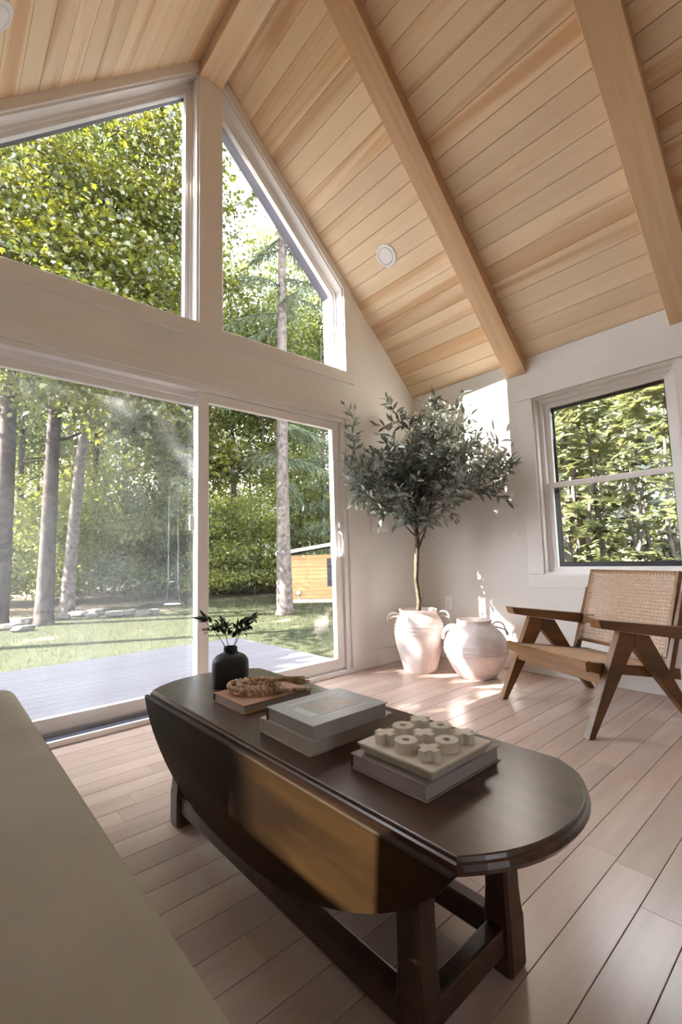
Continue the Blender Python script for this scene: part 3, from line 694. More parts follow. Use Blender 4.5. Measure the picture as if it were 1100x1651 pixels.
for (side, ht, dep) in ((-.088, .120, .0), (.070, .128, .01), (-.035, .105, .02), (.045, .10, -.02)):
    P0 = Vector((side*.12, 0, 0)); pts = []
    for i in range(9):
        t = i/8; pts.append(RV*(side*(.12+.88*t**1.25)) + FV*dep*t + Vector((0, 0, ht*(.0+t)**.75 + .0)))
    tube('stem', pts, [.0018*(1-.6*i/8) for i in range(9)], M['olive_bark'], sp, 5)
    for i in range(4, 9):
        for q in range(2 if i < 8 else 4):
            tw = (pts[i]-pts[i-1]).normalized(); a = tw.cross(Vector((0, 0, 1))).normalized()
            d = tw*sr.uniform(.4, 1.0) + (a*(1 if q % 2 else -1))*sr.uniform(.4, 1.0) + Vector((0, 0, sr.uniform(-.5, .6))) + FV*sr.uniform(-.4, .4)
            base = pts[i]; tl = sr.uniform(.010, .028); tip = base + d.normalized()*tl
            for dd in (d, d+a*.8, d-a*.8+Vector((0, 0, .3)), d+Vector((0, 0, -.5))):
                obj('leaf', sleaf, M['sprig'], sp, orient(tip, dd, Vector((sr.uniform(-.6, .6), sr.uniform(-.6, .6), 1)), sr.uniform(.026, .040)))
# ------------------------------------------------------------------ bead garland
gar = empty('bead_garland', (-2.59, -1.43, .4755)); meta(gar, 'coiled wooden bead garland with raffia tassel on the tan book', 'garland')
bm = bmesh.new(); bmesh.ops.create_uvsphere(bm, u_segments=14, v_segments=9, radius=.0077); bead = bm_mesh(bm, 'bead')
bead.polygons.foreach_set('use_smooth', [True]*len(bead.polygons))
gr = random.Random(2); ax1 = RV; ax2 = FV
def loop(cx, cy, ra, rb, z, n, ph=0.0, tilt=0.0):
    for k in range(n):
        a = ph+2*PI*k/n
        p = RV*(cx+ra*math.cos(a)) + FV*(cy+rb*math.sin(a)) + Vector((0, 0, z+tilt*math.sin(a)+gr.uniform(-.0008, .0008)))
        obj('bead', bead, M['bead'], gar, Matrix.Translation(p) @ Matrix.Rotation(gr.uniform(0, 6), 4, 'X'))
loop(-.022, .000, .080, .058, .0078, 29); loop(-.018, .006, .0655, .044, .0215, 23, .1, .001); loop(-.030, -.004, .080, .055, .0225, 28, .05, .004)
for k in range(9):                                   # free end towards the tassel
    p = RV*(.03+.0145*k) + FV*(-.052+.0045*k+.010*math.sin(k*.5)) + Vector((0, 0, .0078 + .012*max(0, 1-k/4)))
    obj('bead', bead, M['bead'], gar, Matrix.Translation(p))
bm = bmesh.new()
K0 = RV*.030 + FV*-.045 + Vector((0, 0, .030))
for k in range(80):                                  # knot tuft
    d = Vector((gr.gauss(0, 1), gr.gauss(0, 1), gr.gauss(.25, .7))).normalized(); L_ = gr.uniform(.012, .030); q = Vector((gr.gauss(0, 1), gr.gauss(0, 1), gr.gauss(0, 1))).normalized()*.006
    bm_tube(bm, [K0, K0+d*L_*.5+q, K0+d*L_*.75+q*1.6+Vector((0, 0, -.006))], [.0016, .0013, .0008], 4)
obj('tuft', bm_mesh(bm, 'tuft'), M['raffia'], gar)
bm = bmesh.new()
for k in range(60):                                  # tassel strands lying on the book
    a0 = RV*.028 + FV*-.01 + Vector((0, 0, .034)); off = FV*gr.gauss(0, .007) + Vector((0, 0, abs(gr.gauss(0, .006))))
    L_ = gr.uniform(.075, .118)
    p1 = a0 + RV*L_*.45 + FV*L_*.10 + off*.8 + Vector((0, 0, -.004)); p2 = a0 + RV*L_ + FV*L_*.22 + off*1.6 + Vector((0, 0, -.019))
    bm_tube(bm, [a0+off*.2, p1, p2], [.0012, .0012, .0008], 4)
obj('tassel', bm_mesh(bm, 'tassel'), M['raffia'], gar)

# ------------------------------------------------------------------ clay pots with rope handles
def pot(name, loc_, prof, ridges, lab, handles):
    r = empty(name, (loc_[0], loc_[1], 0)); meta(r, lab, 'pot')
    p = smooth_profile(prof, 16); q = []
    for (rr, z) in p:
        for zr, amp in ridges: rr += amp*math.exp(-((z-zr)/.0055)**2)
        q.append((rr, z))
    top = prof[-1]; q += [(top[0]-.004, top[1]+.005), (top[0]-.012, top[1]+.004), (top[0]-.018, top[1]-.008), (top[0]-.020, top[1]-.05), (top[0]-.01, top[1]-.10)]
    obj('body', lathe_mesh(q, 72), M['clay'], r, None, True)
    for (sgn, zt, rt, drop, outw, tw) in handles:
        pts = []; n = 22
        base = Vector((RV.x, RV.y, 0))*sgn; side = Vector((-base.y, base.x, 0))
        for k in range(n+1):                         # a loose loop of rope springing from the shoulder
            a = 2*PI*k/n; u_ = (1-math.cos(a))/2
            p3 = base*(rt-.012+outw*math.sin(u_*PI*.55)) + side*(tw*.7*math.sin(a)) + Vector((0, 0, zt-drop*u_**1.4+.020*math.sin(a)+.016*math.sin(PI*u_)))
            pts.append(p3)
        tube('rope_handle', pts, .0072, M['rope'], r, 8)
    return r
PA, PB = (-.508, -.362), (-.355, -.768)
potA = pot('clay_pot', PA, [(.118, 0), (.125, .006), (.143, .07), (.172, .17), (.188, .25), (.192, .31), (.187, .36), (.172, .40), (.150, .432), (.143, .45), (.150, .468)], [(.356, .006), (.328, .006), (.30, .003)], 'tall whitewashed clay pot holding the olive tree', [(-1, .425, .158, .045, .100, .028), (1, .425, .158, .045, .100, .028)])
potB = pot('clay_pot', PB, [(.130, 0), (.140, .006), (.170, .055), (.203, .115), (.226, .175), (.230, .215), (.222, .26), (.198, .305), (.160, .345), (.132, .372), (.124, .388), (.129, .404)], [(.20, .005), (.176, .005), (.238, .003)], 'squat round whitewashed clay pot beside the chair, empty', [(-1, .362, .150, .085, .100, .048), (1, .362, .150, .07, .100, .048)])
me = lathe_mesh([(.001, .0), (.08, .004), (.128, .0)][::-1], 40); soil = obj('soil', me, M['soil'], potA, Matrix.Translation((0, 0, .405)))

# ------------------------------------------------------------------ olive tree
ol = empty('olive_tree', (PA[0], PA[1], .40)); meta(ol, 'small olive tree with narrow grey-green leaves in the corner', 'tree')
orr = random.Random(21); V3 = Vector
def ok_inside(p): return p.z+.4 < 2.20 and abs(p.dot(RV)-.07) < .66 and p.x+PA[0] < -.035 and p.y+PA[1] < -.035 and p.z+.4 < zc(p.x+PA[0])-.06
tr = [V3((0, 0, 0)), V3((.012, -.008, .14)), V3((-.006, .0, .30)), V3((.004, -.004, .46)), V3((.016, -.014, .60)), V3((.006, -.008, .78)), V3((.02, -.024, .95)), V3((.06, -.055, 1.15)), V3((.09, -.08, 1.42))]
tube('trunk', tr, [.021, .019, .018, .0185, .019, .0165, .014, .010, .005], M['olive_bark'], ol, 10)
lp, ldir, lsz = [], [], []
bmB = bmesh.new()
tw2 = [V3((.006, 0, .50)), V3((.055, -.05, .66)), V3((.10, -.088, .84)), V3((.12, -.10, 1.0))]
bm_tube(bmB, tw2, [.009, .0075, .006, .004], 7)
def grow(p, d, L, r, depth):
    pts = [p.copy()]; n = 6
    for i in range(n):
        d = (d + V3((orr.gauss(0, .12), orr.gauss(0, .12), orr.gauss(.02, .10)))).normalized()
        q = pts[-1] + d*(L/n)
        if not ok_inside(q): d = (d + V3((-.5 if q.x+PA[0] > -.06 else 0, -.5 if q.y+PA[1] > -.06 else 0, -.2))).normalized(); q = pts[-1]+d*(L/n)
        if not ok_inside(q): break
        pts.append(q)
    if len(pts) < 2: return
    bm_tube(bmB, pts, [max(.0008, r*(1-.75*i/n)) for i in range(len(pts))], 5)
    if depth < 2:
        k = 5 if depth == 0 else 3
        for i in range(k):
            j = orr.randint(1, len(pts)-1); a = (pts[j]-pts[j-1]).normalized()
            dd = (a*.7 + V3((orr.gauss(0, .6), orr.gauss(0, .6), orr.gauss(.12, .45)))).normalized()
            grow(pts[j], dd, L*orr.uniform(.38, .62), r*.55, depth+1)
    if depth >= 1:
        m = max(2, int(L/.075))
        for i in range(m):
            t = .15+.85*i/m; f_ = t*(len(pts)-1); j = min(int(f_), len(pts)-2); c = pts[j].lerp(pts[j+1], f_-j)
            a = (pts[j+1]-pts[j]).normalized(); s = a.cross(V3((orr.gauss(0, 1), orr.gauss(0, 1), orr.gauss(0, 1)))).normalized()
            for sg in (1, -1):
                dv = a*.75+s*sg*.8+V3((0, 0, -.12)); 
                if ok_inside(c+dv.normalized()*.085): lp.append(c); ldir.append(dv); lsz.append(orr.uniform(.068, .100))
        lp.append(pts[-1]); ldir.append(a); lsz.append(.06)
for i in range(17):
    h_ = orr.uniform(.62, 1.12); base = V3((.008+.13*max(0, h_-.75), -.01-.12*max(0, h_-.75), h_))
    az = i*2.399+orr.uniform(-.3, .3); el = math.radians(orr.uniform(8, 48) + (h_-.58)*38)
    L = orr.uniform(.40, .55)*(1.0 if h_ < 1.0 else .88)
    d = V3((math.cos(az)*math.cos(el), math.sin(az)*math.cos(el), math.sin(el)))
    grow(base, d, L, .0065, 0)
for i in range(8):                                   # long shoots left and right as in the picture
    d = (RV*(1 if i % 2 else -1) + FV*orr.uniform(-.75, -.1) + V3((0, 0, orr.uniform(.35, .9)))).normalized(); grow(V3((.008, -.01, orr.uniform(.7, .95))), d, orr.uniform(.50, .66), .006, 0)
for i in range(4):
    d = (RV*orr.uniform(-.1, .5) + FV*orr.uniform(-.6, -.1) + V3((0, 0, 1.6))).normalized(); grow(V3((.055, -.05, 1.12)), d, orr.uniform(.48, .62), .005, 0)
obj('branches', bm_mesh(bmB, 'branches'), M['olive_bark'], ol, None, True)
olv = [leaf_single('long', wv) for wv in (1.2, 1.35, 1.5)]
good = [i for i in range(len(lp)) if ok_inside(lp[i]+ldir[i].normalized()*(lsz[i]+.01))]
lp, ldir, lsz = [lp[i] for i in good], [ldir[i] for i in good], [lsz[i] for i in good]
cl = CAMLOC-Vector((PA[0], PA[1], .4))
order = sorted(range(len(lp)), key=lambda i: (lp[i]-cl).length)
near, rest = order[:300], order[300:]
for i in near:
    nv = V3((orr.gauss(0, .6), orr.gauss(0, .6), 1))
    obj('leaf', olv[i % 3], M['olive'], ol, orient(lp[i], ldir[i], nv, lsz[i]))
if rest:
    g = np.random.default_rng(4)
    LEAF['olive'] = (LEAF['long'][0]*np.array([1.3, 1, 1]), LEAF['long'][1])
    me = leaves_mesh('foliage', 'olive', np.array([lp[i] for i in rest]), np.array([ldir[i] for i in rest]), g.normal(size=(len(rest), 3))*.6+np.array([0, 0, 1.]), np.array([lsz[i] for i in rest]))
    meta(obj('foliage', me, M['olive'], ol), kind='stuff')

# ------------------------------------------------------------------ cane lounge chair
UX, UY, BXc, BYc = -.42753, -.90400, .90400, -.42753
ch = empty('lounge_chair', mat=Matrix(((UX, BXc, 0, -.888), (UY, BYc, 0, -1.479), (0, 0, 1, 0), (0, 0, 0, 1))))
meta(ch, 'low teak lounge chair with woven cane seat and back', 'chair')
for s in (-1, 1):
    a, b = sorted((s*.315, s*.352))
    prism('leg', [(0, 0), (.036, 0), (.318, .405), (.335, .470), (.240, .487)], a, b, 'x', M['chairwood'], ch, .002)
    prism('leg', [(.662, 0), (.700, 0), (.425, .455), (.337, .470), (.320, .405)], a, b, 'x', M['chairwood'], ch, .002)
    a2, b2 = sorted((s*.300, s*.368))
    prism('arm', [(.098, .556), (.112, .512), (.24, .489), (.62, .425), (.735, .418), (.735, .474)], a2, b2, 'x', M['chairwood'], ch, .003)
    a3, b3 = sorted((s*.283, s*.312))
    prism('seat_rail', [(.07, .300), (.07, .346), (.66, .262), (.66, .205)], a3, b3, 'x', M['chairwood'], ch, .002)
    a4, b4 = sorted((s*.300, s*.330))
    prism('back_post', [(.535, .195), (.575, .205), (.738, .650), (.705, .655)], a4, b4, 'x', M['chairwood'], ch, .002)
bm = bmesh.new(); n = 14                               # bowed front rail
ra = []
for i in range(n+1):
    t = -1+2*i/n; x = .313*t; bow = .018*(1-t*t)
    ra.append([bm.verts.new((x, yv-bow*.6, zv-bow*.35)) for yv, zv in ((.052, .300), (.050, .342), (.058, .351), (.082, .350), (.086, .302))])
for A, B in zip(ra, ra[1:]):
    for k in range(5): bm.faces.new((A[k], A[(k+1) % 5], B[(k+1) % 5], B[k]))
bm.faces.new(ra[0]); bm.faces.new(ra[-1][::-1])
obj('front_rail', bm_mesh(bm, 'front_rail'), M['chairwood_x'], ch)
box('cross_rail', -.316, .316, .128, .160, .232, .286, M['chairwood_x'], ch, .003)
box('rear_rail', -.284, .284, .625, .655, .208, .262, M['chairwood_x'], ch, .003)
def cane(name, hw, L, M4):
    """woven cane: paired uprights, paired weavers and two diagonals, every strand real; local x across, y up, z front"""
    bm = bmesh.new(); p = .0205; sw = .0026
    def strand(ax, ay, bx, by, z, wd=sw):
        d = Vector((bx-ax, by-ay)); 
        if d.length < .004: return
        d.normalize(); nx, ny = -d.y*wd/2, d.x*wd/2
        v = [bm.verts.new(c) for c in ((ax+nx, ay+ny, z+.0004), (bx+nx, by+ny, z+.0004), (bx-nx, by-ny, z+.0004), (ax-nx, ay-ny, z+.0004), (ax+nx, ay+ny, z-.0004), (bx+nx, by+ny, z-.0004), (bx-nx, by-ny, z-.0004), (ax-nx, ay-ny, z-.0004))]
        for q in ((0, 3, 2, 1), (4, 5, 6, 7), (0, 1, 5, 4), (2, 3, 7, 6)): bm.faces.new([v[i] for i in q])
    k = -int(hw/p)
    while k*p <= hw:
        for o_ in (-.0030, .0030): strand(k*p+o_, 0, k*p+o_, L, .0)
        k += 1
    k = 0
    while k*p <= L:
        for o_ in (-.0030, .0030):
            if 0 <= k*p+o_ <= L: strand(-hw, k*p+o_, hw, k*p+o_, .0010)
        k += 1
    nmax = int((2*hw+L)/p)+2
    for i in range(nmax):
        c = i*p+p/2                                    # x+hw + y = c   and   x+hw - y = c - L
        a0, b0 = max(0, c-L), min(2*hw, c); 
        if b0 > a0: strand(a0-hw, c-a0, b0-hw, c-b0, .0020, .0030)
        c2 = c-L; a0, b0 = max(0, c2), min(2*hw, c2+L)
        if b0 > a0: strand(a0-hw, a0-c2, b0-hw, b0-c2, .0028, .0030)
    o = obj(name, bm_mesh(bm, name), M['cane'], ch, M4); return o
# seat cane from front rail to rear rail
def frame_mat(p0, p1):
    """local y from p0 to p1 in the (ly,z) plane, local x = chair right, local z towards the sitter"""
    d = Vector((0, p1[0]-p0[0], p1[1]-p0[1])); L = d.length; d.normalize(); xx = Vector((1, 0, 0)); zz = xx.cross(d)
    return Matrix(((xx.x, d.x, zz.x, 0), (xx.y, d.y, zz.y, p0[0]), (xx.z, d.z, zz.z, p0[1]), (0, 0, 0, 1))), L
m4, L = frame_mat((.084, .338), (.64, .258)); cane('cane_seat', .286, L, m4)
m4, L = frame_mat((.590, .318), (.742, .768))
bm = bmesh.new(); hw = .305; st = .024
for (x0, x1, y0, y1) in ((-hw, -hw+st, 0, L), (hw-st, hw, 0, L)): bm_box(bm, x0, x1, y0, y1, -.014, .012, .003)
for (x0, x1, y0, y1) in ((-hw+st, hw-st, 0, st), (-hw+st, hw-st, L-st, L)): bm_box(bm, x0, x1, y0, y1, -.014, .012, .003)
obj('back_frame', bm_mesh(bm, 'back_frame'), M['chairwood_x'], ch, m4)
cane('cane_back', hw-st+.008, L-2*st+.016, m4 @ Matrix.Translation((0, st-.008, .0115)))

# ================================================================== outdoors
GZ = -.6
# deck
deck = empty('deck', (0, 0, 0)); meta(deck, 'grey-lilac painted plank deck outside the sliding door', 'deck', kind='structure')
box('joist_frame', -5.4, -.45, .24, 2.72, -.50, -.135, M['bark_dark'], deck, 0)
yy = .235
for k in range(18):
    box('deck_plank', -5.5, -.39, yy, yy+.1335, -.134, -.10, M['deck'], deck, .003); yy += .1408
# ground with a gentle rise into the woods
nx, ny = 90, 90; xs = np.linspace(-45, 70, nx); ys = np.linspace(-25, 75, ny)
X, Y = np.meshgrid(xs, ys); dist = np.maximum(0, Y*.75+X*.45-13)
Z = GZ + .045*np.minimum(dist, 60) + .12*np.sin(X*.5+1)*np.sin(Y*.43)*np.clip(dist/6, 0, 1)
Z += np.where((Y < 1) & (X > 1), 0.0, 0)
V = np.stack([X.ravel(), Y.ravel(), Z.ravel()], 1); I_ = np.arange(nx*ny).reshape(ny, nx)
Fq = np.stack([I_[:-1, :-1].ravel(), I_[:-1, 1:].ravel(), I_[1:, 1:].ravel(), I_[1:, :-1].ravel()], 1)
gme = fast_mesh('ground', V, [Fq]); gme.polygons.foreach_set('use_smooth', [True]*len(gme.polygons))
meta(obj('ground', gme, M['lawn']), 'shaded green lawn running back into the woods', 'lawn', kind='structure')
def gz(x, y):
    d_ = max(0, y*.75+x*.45-13); return GZ + .045*min(d_, 60) + .12*math.sin(x*.5+1)*math.sin(y*.43)*min(1, d_/6)
# grass blades on the nearer lawn
g = np.random.default_rng(11); n = 26000
gx = g.uniform(-5, 7, n); gy = g.uniform(2.9, 15, n); keep = np.ones(n, bool)
P = np.stack([gx, gy, np.array([gz(a, b) for a, b in zip(gx, gy)])-.005], 1)
d = g.normal(size=(n, 3))*.5; d[:, 2] = 1
me = leaves_mesh('grass', 'strip', P, d, g.normal(size=(n, 3)), g.uniform(.05, .12, n))
M['blade'] = leafmat('grass_blade', (.038, .042, .019), (.016, .021, .009), .3, .6, .2, 1.2, .1)
meta(obj('grass', me, M['blade']), 'short green grass blades of the lawn beyond the deck', 'grass', kind='stuff')

# trees ------------------------------------------------------------
def trunk_mesh(pts, radii, seg=12, flare=True, g=None):
    g = g or rng; bm = bmesh.new(); bm_tube(bm, pts, radii, seg)
    for v in bm.verts:
        k = 1+.07*math.sin(v.co.z*3.1+v.co.x*9)+.05*math.sin(v.co.z*7+v.co.y*13); v.co.x = v.co.x*1; 
    return bm_mesh(bm, 'trunk')
def limb_pts(p0, d, L, n=5, r=None, sag=.0):
    r = r or rnd; pts = [Vector(p0)]; d = Vector(d).normalized()
    for i in range(n):
        d = (d+Vector((r.gauss(0, .12), r.gauss(0, .12), r.gauss(sag, .08)))).normalized(); pts.append(pts[-1]+d*(L/n))
    return pts
def make_tree(name, lab, cat, loc_, r0, height, lean, bark, leaf, blobs, nleaf, lsize, kind='diamond', group=None, limbs=6, limb_z=(.3, .8), cl_r=.45, seed=1, cluster=28, droop=.35):
    g = np.random.default_rng(seed); rr = random.Random(seed)
    t = empty(name, loc_); meta(t, lab, cat, group)
    n = 10; pts, rad = [], []
    for i in range(n+1):
        s = i/n; pts.append(Vector((lean[0]*s*height+.06*math.sin(s*6+seed), lean[1]*s*height+.06*math.cos(s*5+seed), height*s-.15*(i == 0))))
        rad.append(r0*((1-s)**.8*.88+.10) * (1.55 if i == 0 else 1))
    pts.insert(1, pts[0].lerp(pts[1], .14)); rad.insert(1, r0*1.08)
    bm = bmesh.new(); bm_tube(bm, pts, rad, 12); tk = obj('trunk', bm_mesh(bm, 'trunk'), bark, t, None, True)
    bm = bmesh.new()
    for i in range(limbs):
        s = rr.uniform(*limb_z); j = s*height; p = Vector((lean[0]*j, lean[1]*j, j)); a = rr.uniform(0, 2*PI)
        q = limb_pts(p, (math.cos(a), math.sin(a), rr.uniform(.1, .7)), height*rr.uniform(.10, .2), 5, rr)
        bm_tube(bm, q, [r0*.30*(1-.85*k/5)*(1-s*.5) for k in range(6)], 6)
    if limbs: obj('limbs', bm_mesh(bm, 'limbs'), bark, t, None, True)
    if nleaf:
        me = crown_mesh('crown', blobs, nleaf, lsize, kind, cluster, cl_r, g, droop); meta(obj('crown', me, leaf, t), kind='stuff')
    return t
def hi_blobs(h, r, z0, lean=(0, 0), n=7, seed=0):
    rr = random.Random(seed); out = []
    for i in range(n):
        z = z0+(h-z0)*(i+.5)/n; k = math.sin(PI*min(.95, .18+.75*(i+.5)/n)); a = rr.uniform(0, 6.28); o_ = r*.45*rr.random()
        out.append((lean[0]*z+math.cos(a)*o_, lean[1]*z+math.sin(a)*o_, z, r*k*rr.uniform(.7, 1.0), r*k*rr.uniform(.7, 1.0), (h-z0)/n*.8, k))
    return out
TI = dict(bark=M['bark'])
# individual trunks that show through the glass
make_tree('maple_tree', 'broad grey trunk cut by the left picture edge', 'tree', (-2.10, 12.9, gz(-2.1, 12.9)), .26, 16, (.018, -.012), M['bark'], M['green'], hi_blobs(17, 3.2, 6.5, seed=1), 9000, .20, seed=1)
make_tree('maple_tree', 'thick grey-brown leaning trunk beside the stone row', 'tree', (-1.28, 11.3, GZ), .215, 15, (.030, -.026), M['bark'], M['green'], hi_blobs(16, 3.0, 5.6, (.03, -.026), seed=2), 9000, .19, seed=2)
make_tree('maple_tree', 'leaning trunk with a sunlit pale face behind the stones', 'tree', (-.18, 14.2, gz(-.18, 14.2)), .205, 16, (.062, -.054), M['bark_light'], M['green'], hi_blobs(17, 3.2, 6.2, (.06, -.05), seed=3), 9000, .20, seed=3)  # paler bark puts the sun on this trunk into its colour
make_tree('spruce_tree', 'tall straight spruce trunk in front of the cedar shed', 'tree', (3.94, 7.95, GZ), .215, 19, (.004, -.002), M['bark_light'], M['spruce'], [(0, 0, 15, .8, .8, 3, 1)], 1500, .25, 'strip', limbs=0, seed=4)
make_tree('birch_tree', 'slim dark trunk behind the swing', 'tree', (6.93, 25.2, gz(6.93, 25.2)), .17, 17, (.004, 0), M['bark_dark'], M['green'], hi_blobs(18, 3.0, 6, seed=5), 8000, .22, seed=5)
make_tree('birch_tree', 'slim dark trunk left of the spruce', 'tree', (9.2, 17.6, gz(9.2, 17.6)), .125, 15, (.003, -.002), M['bark_dark'], M['green'], hi_blobs(16, 2.6, 5, seed=6), 8000, .20, seed=6)
make_tree('birch_tree', 'slim dark trunk above the shed roof', 'tree', (14.1, 20.3, gz(14.1, 20.3)), .16, 16, (.004, -.003), M['bark_dark'], M['green'], hi_blobs(17, 2.8, 6, seed=7), 8000, .22, seed=7)
make_tree('birch_tree', 'thin dark trunk at the far left of the woods', 'tree', (-.45, 24.5, gz(-.45, 24.5)), .20, 16, (.02, -.01), M['bark_dark'], M['green'], hi_blobs(17, 3.0, 6, seed=8), 8000, .22, seed=8)
# spruce boughs: drooping sprays on the tall spruce
spr = [o for o in bpy.data.objects if o.name.startswith('spruce_tree')][0]
g = np.random.default_rng(31); rs = random.Random(31); bm = bmesh.new(); SP, SD, SN, SS = [], [], [], []
for i in range(34):
    z = rs.uniform(3.6, 13.5); a = rs.uniform(0, 2*PI); L = rs.uniform(1.2, 2.5)*(1-.03*z); d = Vector((math.cos(a), math.sin(a), .12)); p = [Vector((0, 0, z))]
    for k in range(6): d = (d+Vector((rs.gauss(0, .07), rs.gauss(0, .07), -.09))).normalized(); p.append(p[-1]+d*L/6)
    tube('bough', p, [.028*(1-.85*k/6) for k in range(7)], M['bark'], spr, 5)
    for k in range(1, 7):
        for q in range(26):
            c = p[k-1].lerp(p[k], rs.random()); SP.append(c); SD.append((rs.gauss(0, .5)+d.x*.5, rs.gauss(0, .5)+d.y*.5, -rs.uniform(.2, 1.2))); SS.append(rs.uniform(.22, .5))
bm.free()
me = leaves_mesh('needles', 'strip', np.array([tuple(v) for v in SP]), np.array(SD), g.normal(size=(len(SP), 3)), np.array(SS)); meta(obj('needles', me, M['spruce'], spr), kind='stuff')
# big maple right outside the upper windows
make_tree('maple_tree', 'leafy sunlit maple filling the upper left raked window', 'tree', (-3.4, 8.6, GZ), .20, 11, (.06, .0), M['bark'], M['maple'],
          [(1.0, -1.0, 5.6, 2.2, 1.4, 1.0, 1.2), (2.6, -.6, 6.6, 1.9, 1.3, 1.1, 1.0), (.2, .4, 7.6, 2.6, 1.7, 1.2, 1.2), (2.2, .6, 8.8, 2.2, 1.6, 1.2, 1.0), (.6, .8, 10.2, 2.4, 1.8, 1.4, 1.0), (3.6, .4, 5.2, 1.1, 1.0, .8, .6), (3.6, 1.0, 9.4, 1.5, 1.4, 1.6, 1.0), (2.6, 1.2, 11.0, 1.8, 1.5, 1.6, 1.0), (.6, 1.4, 12.2, 2.2, 1.8, 1.4, .8), (4.2, .8, 12.0, 1.5, 1.3, 1.6, .9), (4.6, .4, 8.4, .8, .8, 1.6, .35), (4.3, .6, 13.8, 1.7, 1.4, 1.4, .9), (6.1, .5, 12.0, .6, .8, 1.8, .28), (6.0, .5, 9.6, .6, .8, 1.0, .22)], 33000, .125, 'maple', limbs=10, limb_z=(.42, .9), cl_r=.34, seed=9, cluster=34)
make_tree('maple_tree', 'young maple whose leaves hang in the right raked window', 'tree', (2.2, 9.6, GZ), .10, 8.5, (-.01, -.01), M['bark_dark'], M['maple'],
          [(-.5, -.3, 4.6, 1.5, 1.1, 1.0, 1), (-.9, 0, 6.2, 1.3, 1.1, 1.1, .8), (-.6, .2, 7.8, .9, .9, 1.0, .5), (.7, 0, 4.4, 1.0, .9, .6, .5)], 7000, .15, 'maple', limbs=6, cl_r=.36, seed=10, cluster=22)
# woodland behind: copies of a few kinds
kinds = [make_tree('woodland_tree', 'tall leafy tree in the woods around the house', 'tree', (0, 0, 0), .17, 18, (.01, .006), M['bark'], M['green'], hi_blobs(19, 3.3, 6.5+k, n=9, seed=40+k), 9000, .24, group='woodland trees', limbs=7, seed=40+k) for k in range(3)]
sap = [make_tree('sapling', 'leafy sapling in the understory of the woods around the house', 'tree', (0, 0, 0), .05, 5.2, (.02, .01), M['bark_dark'], M['sapling'], [(0, 0, 1.0, 1.6, 1.6, .7, 1), (.3, .2, 2.3, 1.7, 1.7, .8, 1.0), (-.2, 0, 3.7, 1.3, 1.3, .8, .6), (0, .2, 4.9, .8, .8, .6, .3)], 5600, .17, group='woodland saplings', limbs=7, limb_z=(.1, .8), cl_r=.40, seed=50+k) for k in range(2)]
hem = make_tree('hemlock_tree', 'dark drooping hemlock among the woodland trees', 'tree', (0, 0, 0), .16, 15, (0, 0), M['bark_dark'], M['spruce'], [(0, 0, 2.4+1.3*k, 2.6-.2*k, 2.6-.2*k, .35, 1.2-.09*k) for k in range(9)], 9000, .36, 'strip', group='woodland hemlocks', limbs=14, limb_z=(.15, .85), seed=60, cl_r=.3, droop=.8)
used = set()
def put(proto, x, y, s, rz):
    if proto.name in used: t = copy_tree(proto)
    else: t = proto; used.add(proto.name)
    t.location = (x, y, gz(x, y)); t.scale = (s, s, s); t.rotation_euler = (0, 0, rz)
    return t
ps = random.Random(77)
def polar(yaw_deg, dist): a = math.radians(yaw_deg); return CAMLOC.x+math.sin(a)*dist, CAMLOC.y+math.cos(a)*dist
spots = []
for k, (yw, ds) in enumerate([(1, 24), (6, 30), (9, 21), (13, 27), (17, 34), (20, 23), (24, 30), (28, 25), (31, 36), (34, 27), (38, 33), (42, 29), (46, 35), (50, 28), (4, 40), (15, 44), (26, 46), (37, 45), (44, 47), (54, 38), (-4, 27), (-9, 22), (58, 30)]):
    x, y = polar(yw+ps.uniform(-.8, .8), ds); put(kinds[k % 3], x, y, ps.uniform(.85, 1.25), ps.uniform(0, 6.28))
for k, (yw, ds) in enumerate([(5, 22), (8.5, 25), (11, 20.5), (14, 24), (16.5, 20), (19, 26), (21, 21), (23.5, 24), (25.5, 19.5), (27.5, 22), (29.5, 27), (31, 20), (33, 23), (35, 28), (36.5, 21), (39, 25), (41, 29), (43, 22), (2, 19), (46, 25), (6.5, 32), (18, 33), (24, 35), (30, 33), (38, 36), (10, 36), (13.5, 33), (21, 37), (27, 39), (34, 38), (42, 36), (7, 44), (16, 42), (50, 22), (-2, 24)]):
    x, y = polar(yw, ds); put(sap[k % 2], x, y, ps.uniform(.75, 1.2), ps.uniform(0, 6.28))
for k, (yw, ds) in enumerate([(4, 38), (8, 34), (11, 42), (14, 37), (18, 45), (22, 40), (26, 36), (29, 44), (33, 39), (37, 42), (40, 37), (44, 43), (10, 50), (24, 52), (35, 52)]):
    x, y = polar(yw, ds); put(sap[k % 2], x, y, ps.uniform(1.5, 2.1), ps.uniform(0, 6.28))
for k, (yw, ds) in enumerate([(20, 22), (39.5, 20), (45, 21)]):
    x, y = polar(yw, ds); put(hem, x, y, ps.uniform(.7, 1.0), ps.uniform(0, 6.28))
# unseen tree added to shade most of the door and the deck
make_tree('shade_tree', 'unseen tree added left of the house to shade the door and deck', 'tree', (-9.6, 5.2, GZ), .25, 9, (.03, .0), M['bark'], M['green'],
          [(.45, -1.5, 6.9, .8, .8, 1.0, 1), (.8, -1.6, 9.4, .6, .7, .75, .55), (.9, .3, 6.1, 2.3, 1.0, .9, 2.2), (-.6, -.6, 8.6, 1.6, 1.5, 1.0, 1.0), (.8, 2.3, 6.6, 2.4, 1.3, 1.3, 2.0)], 15000, .24, seed=70, cl_r=.25)

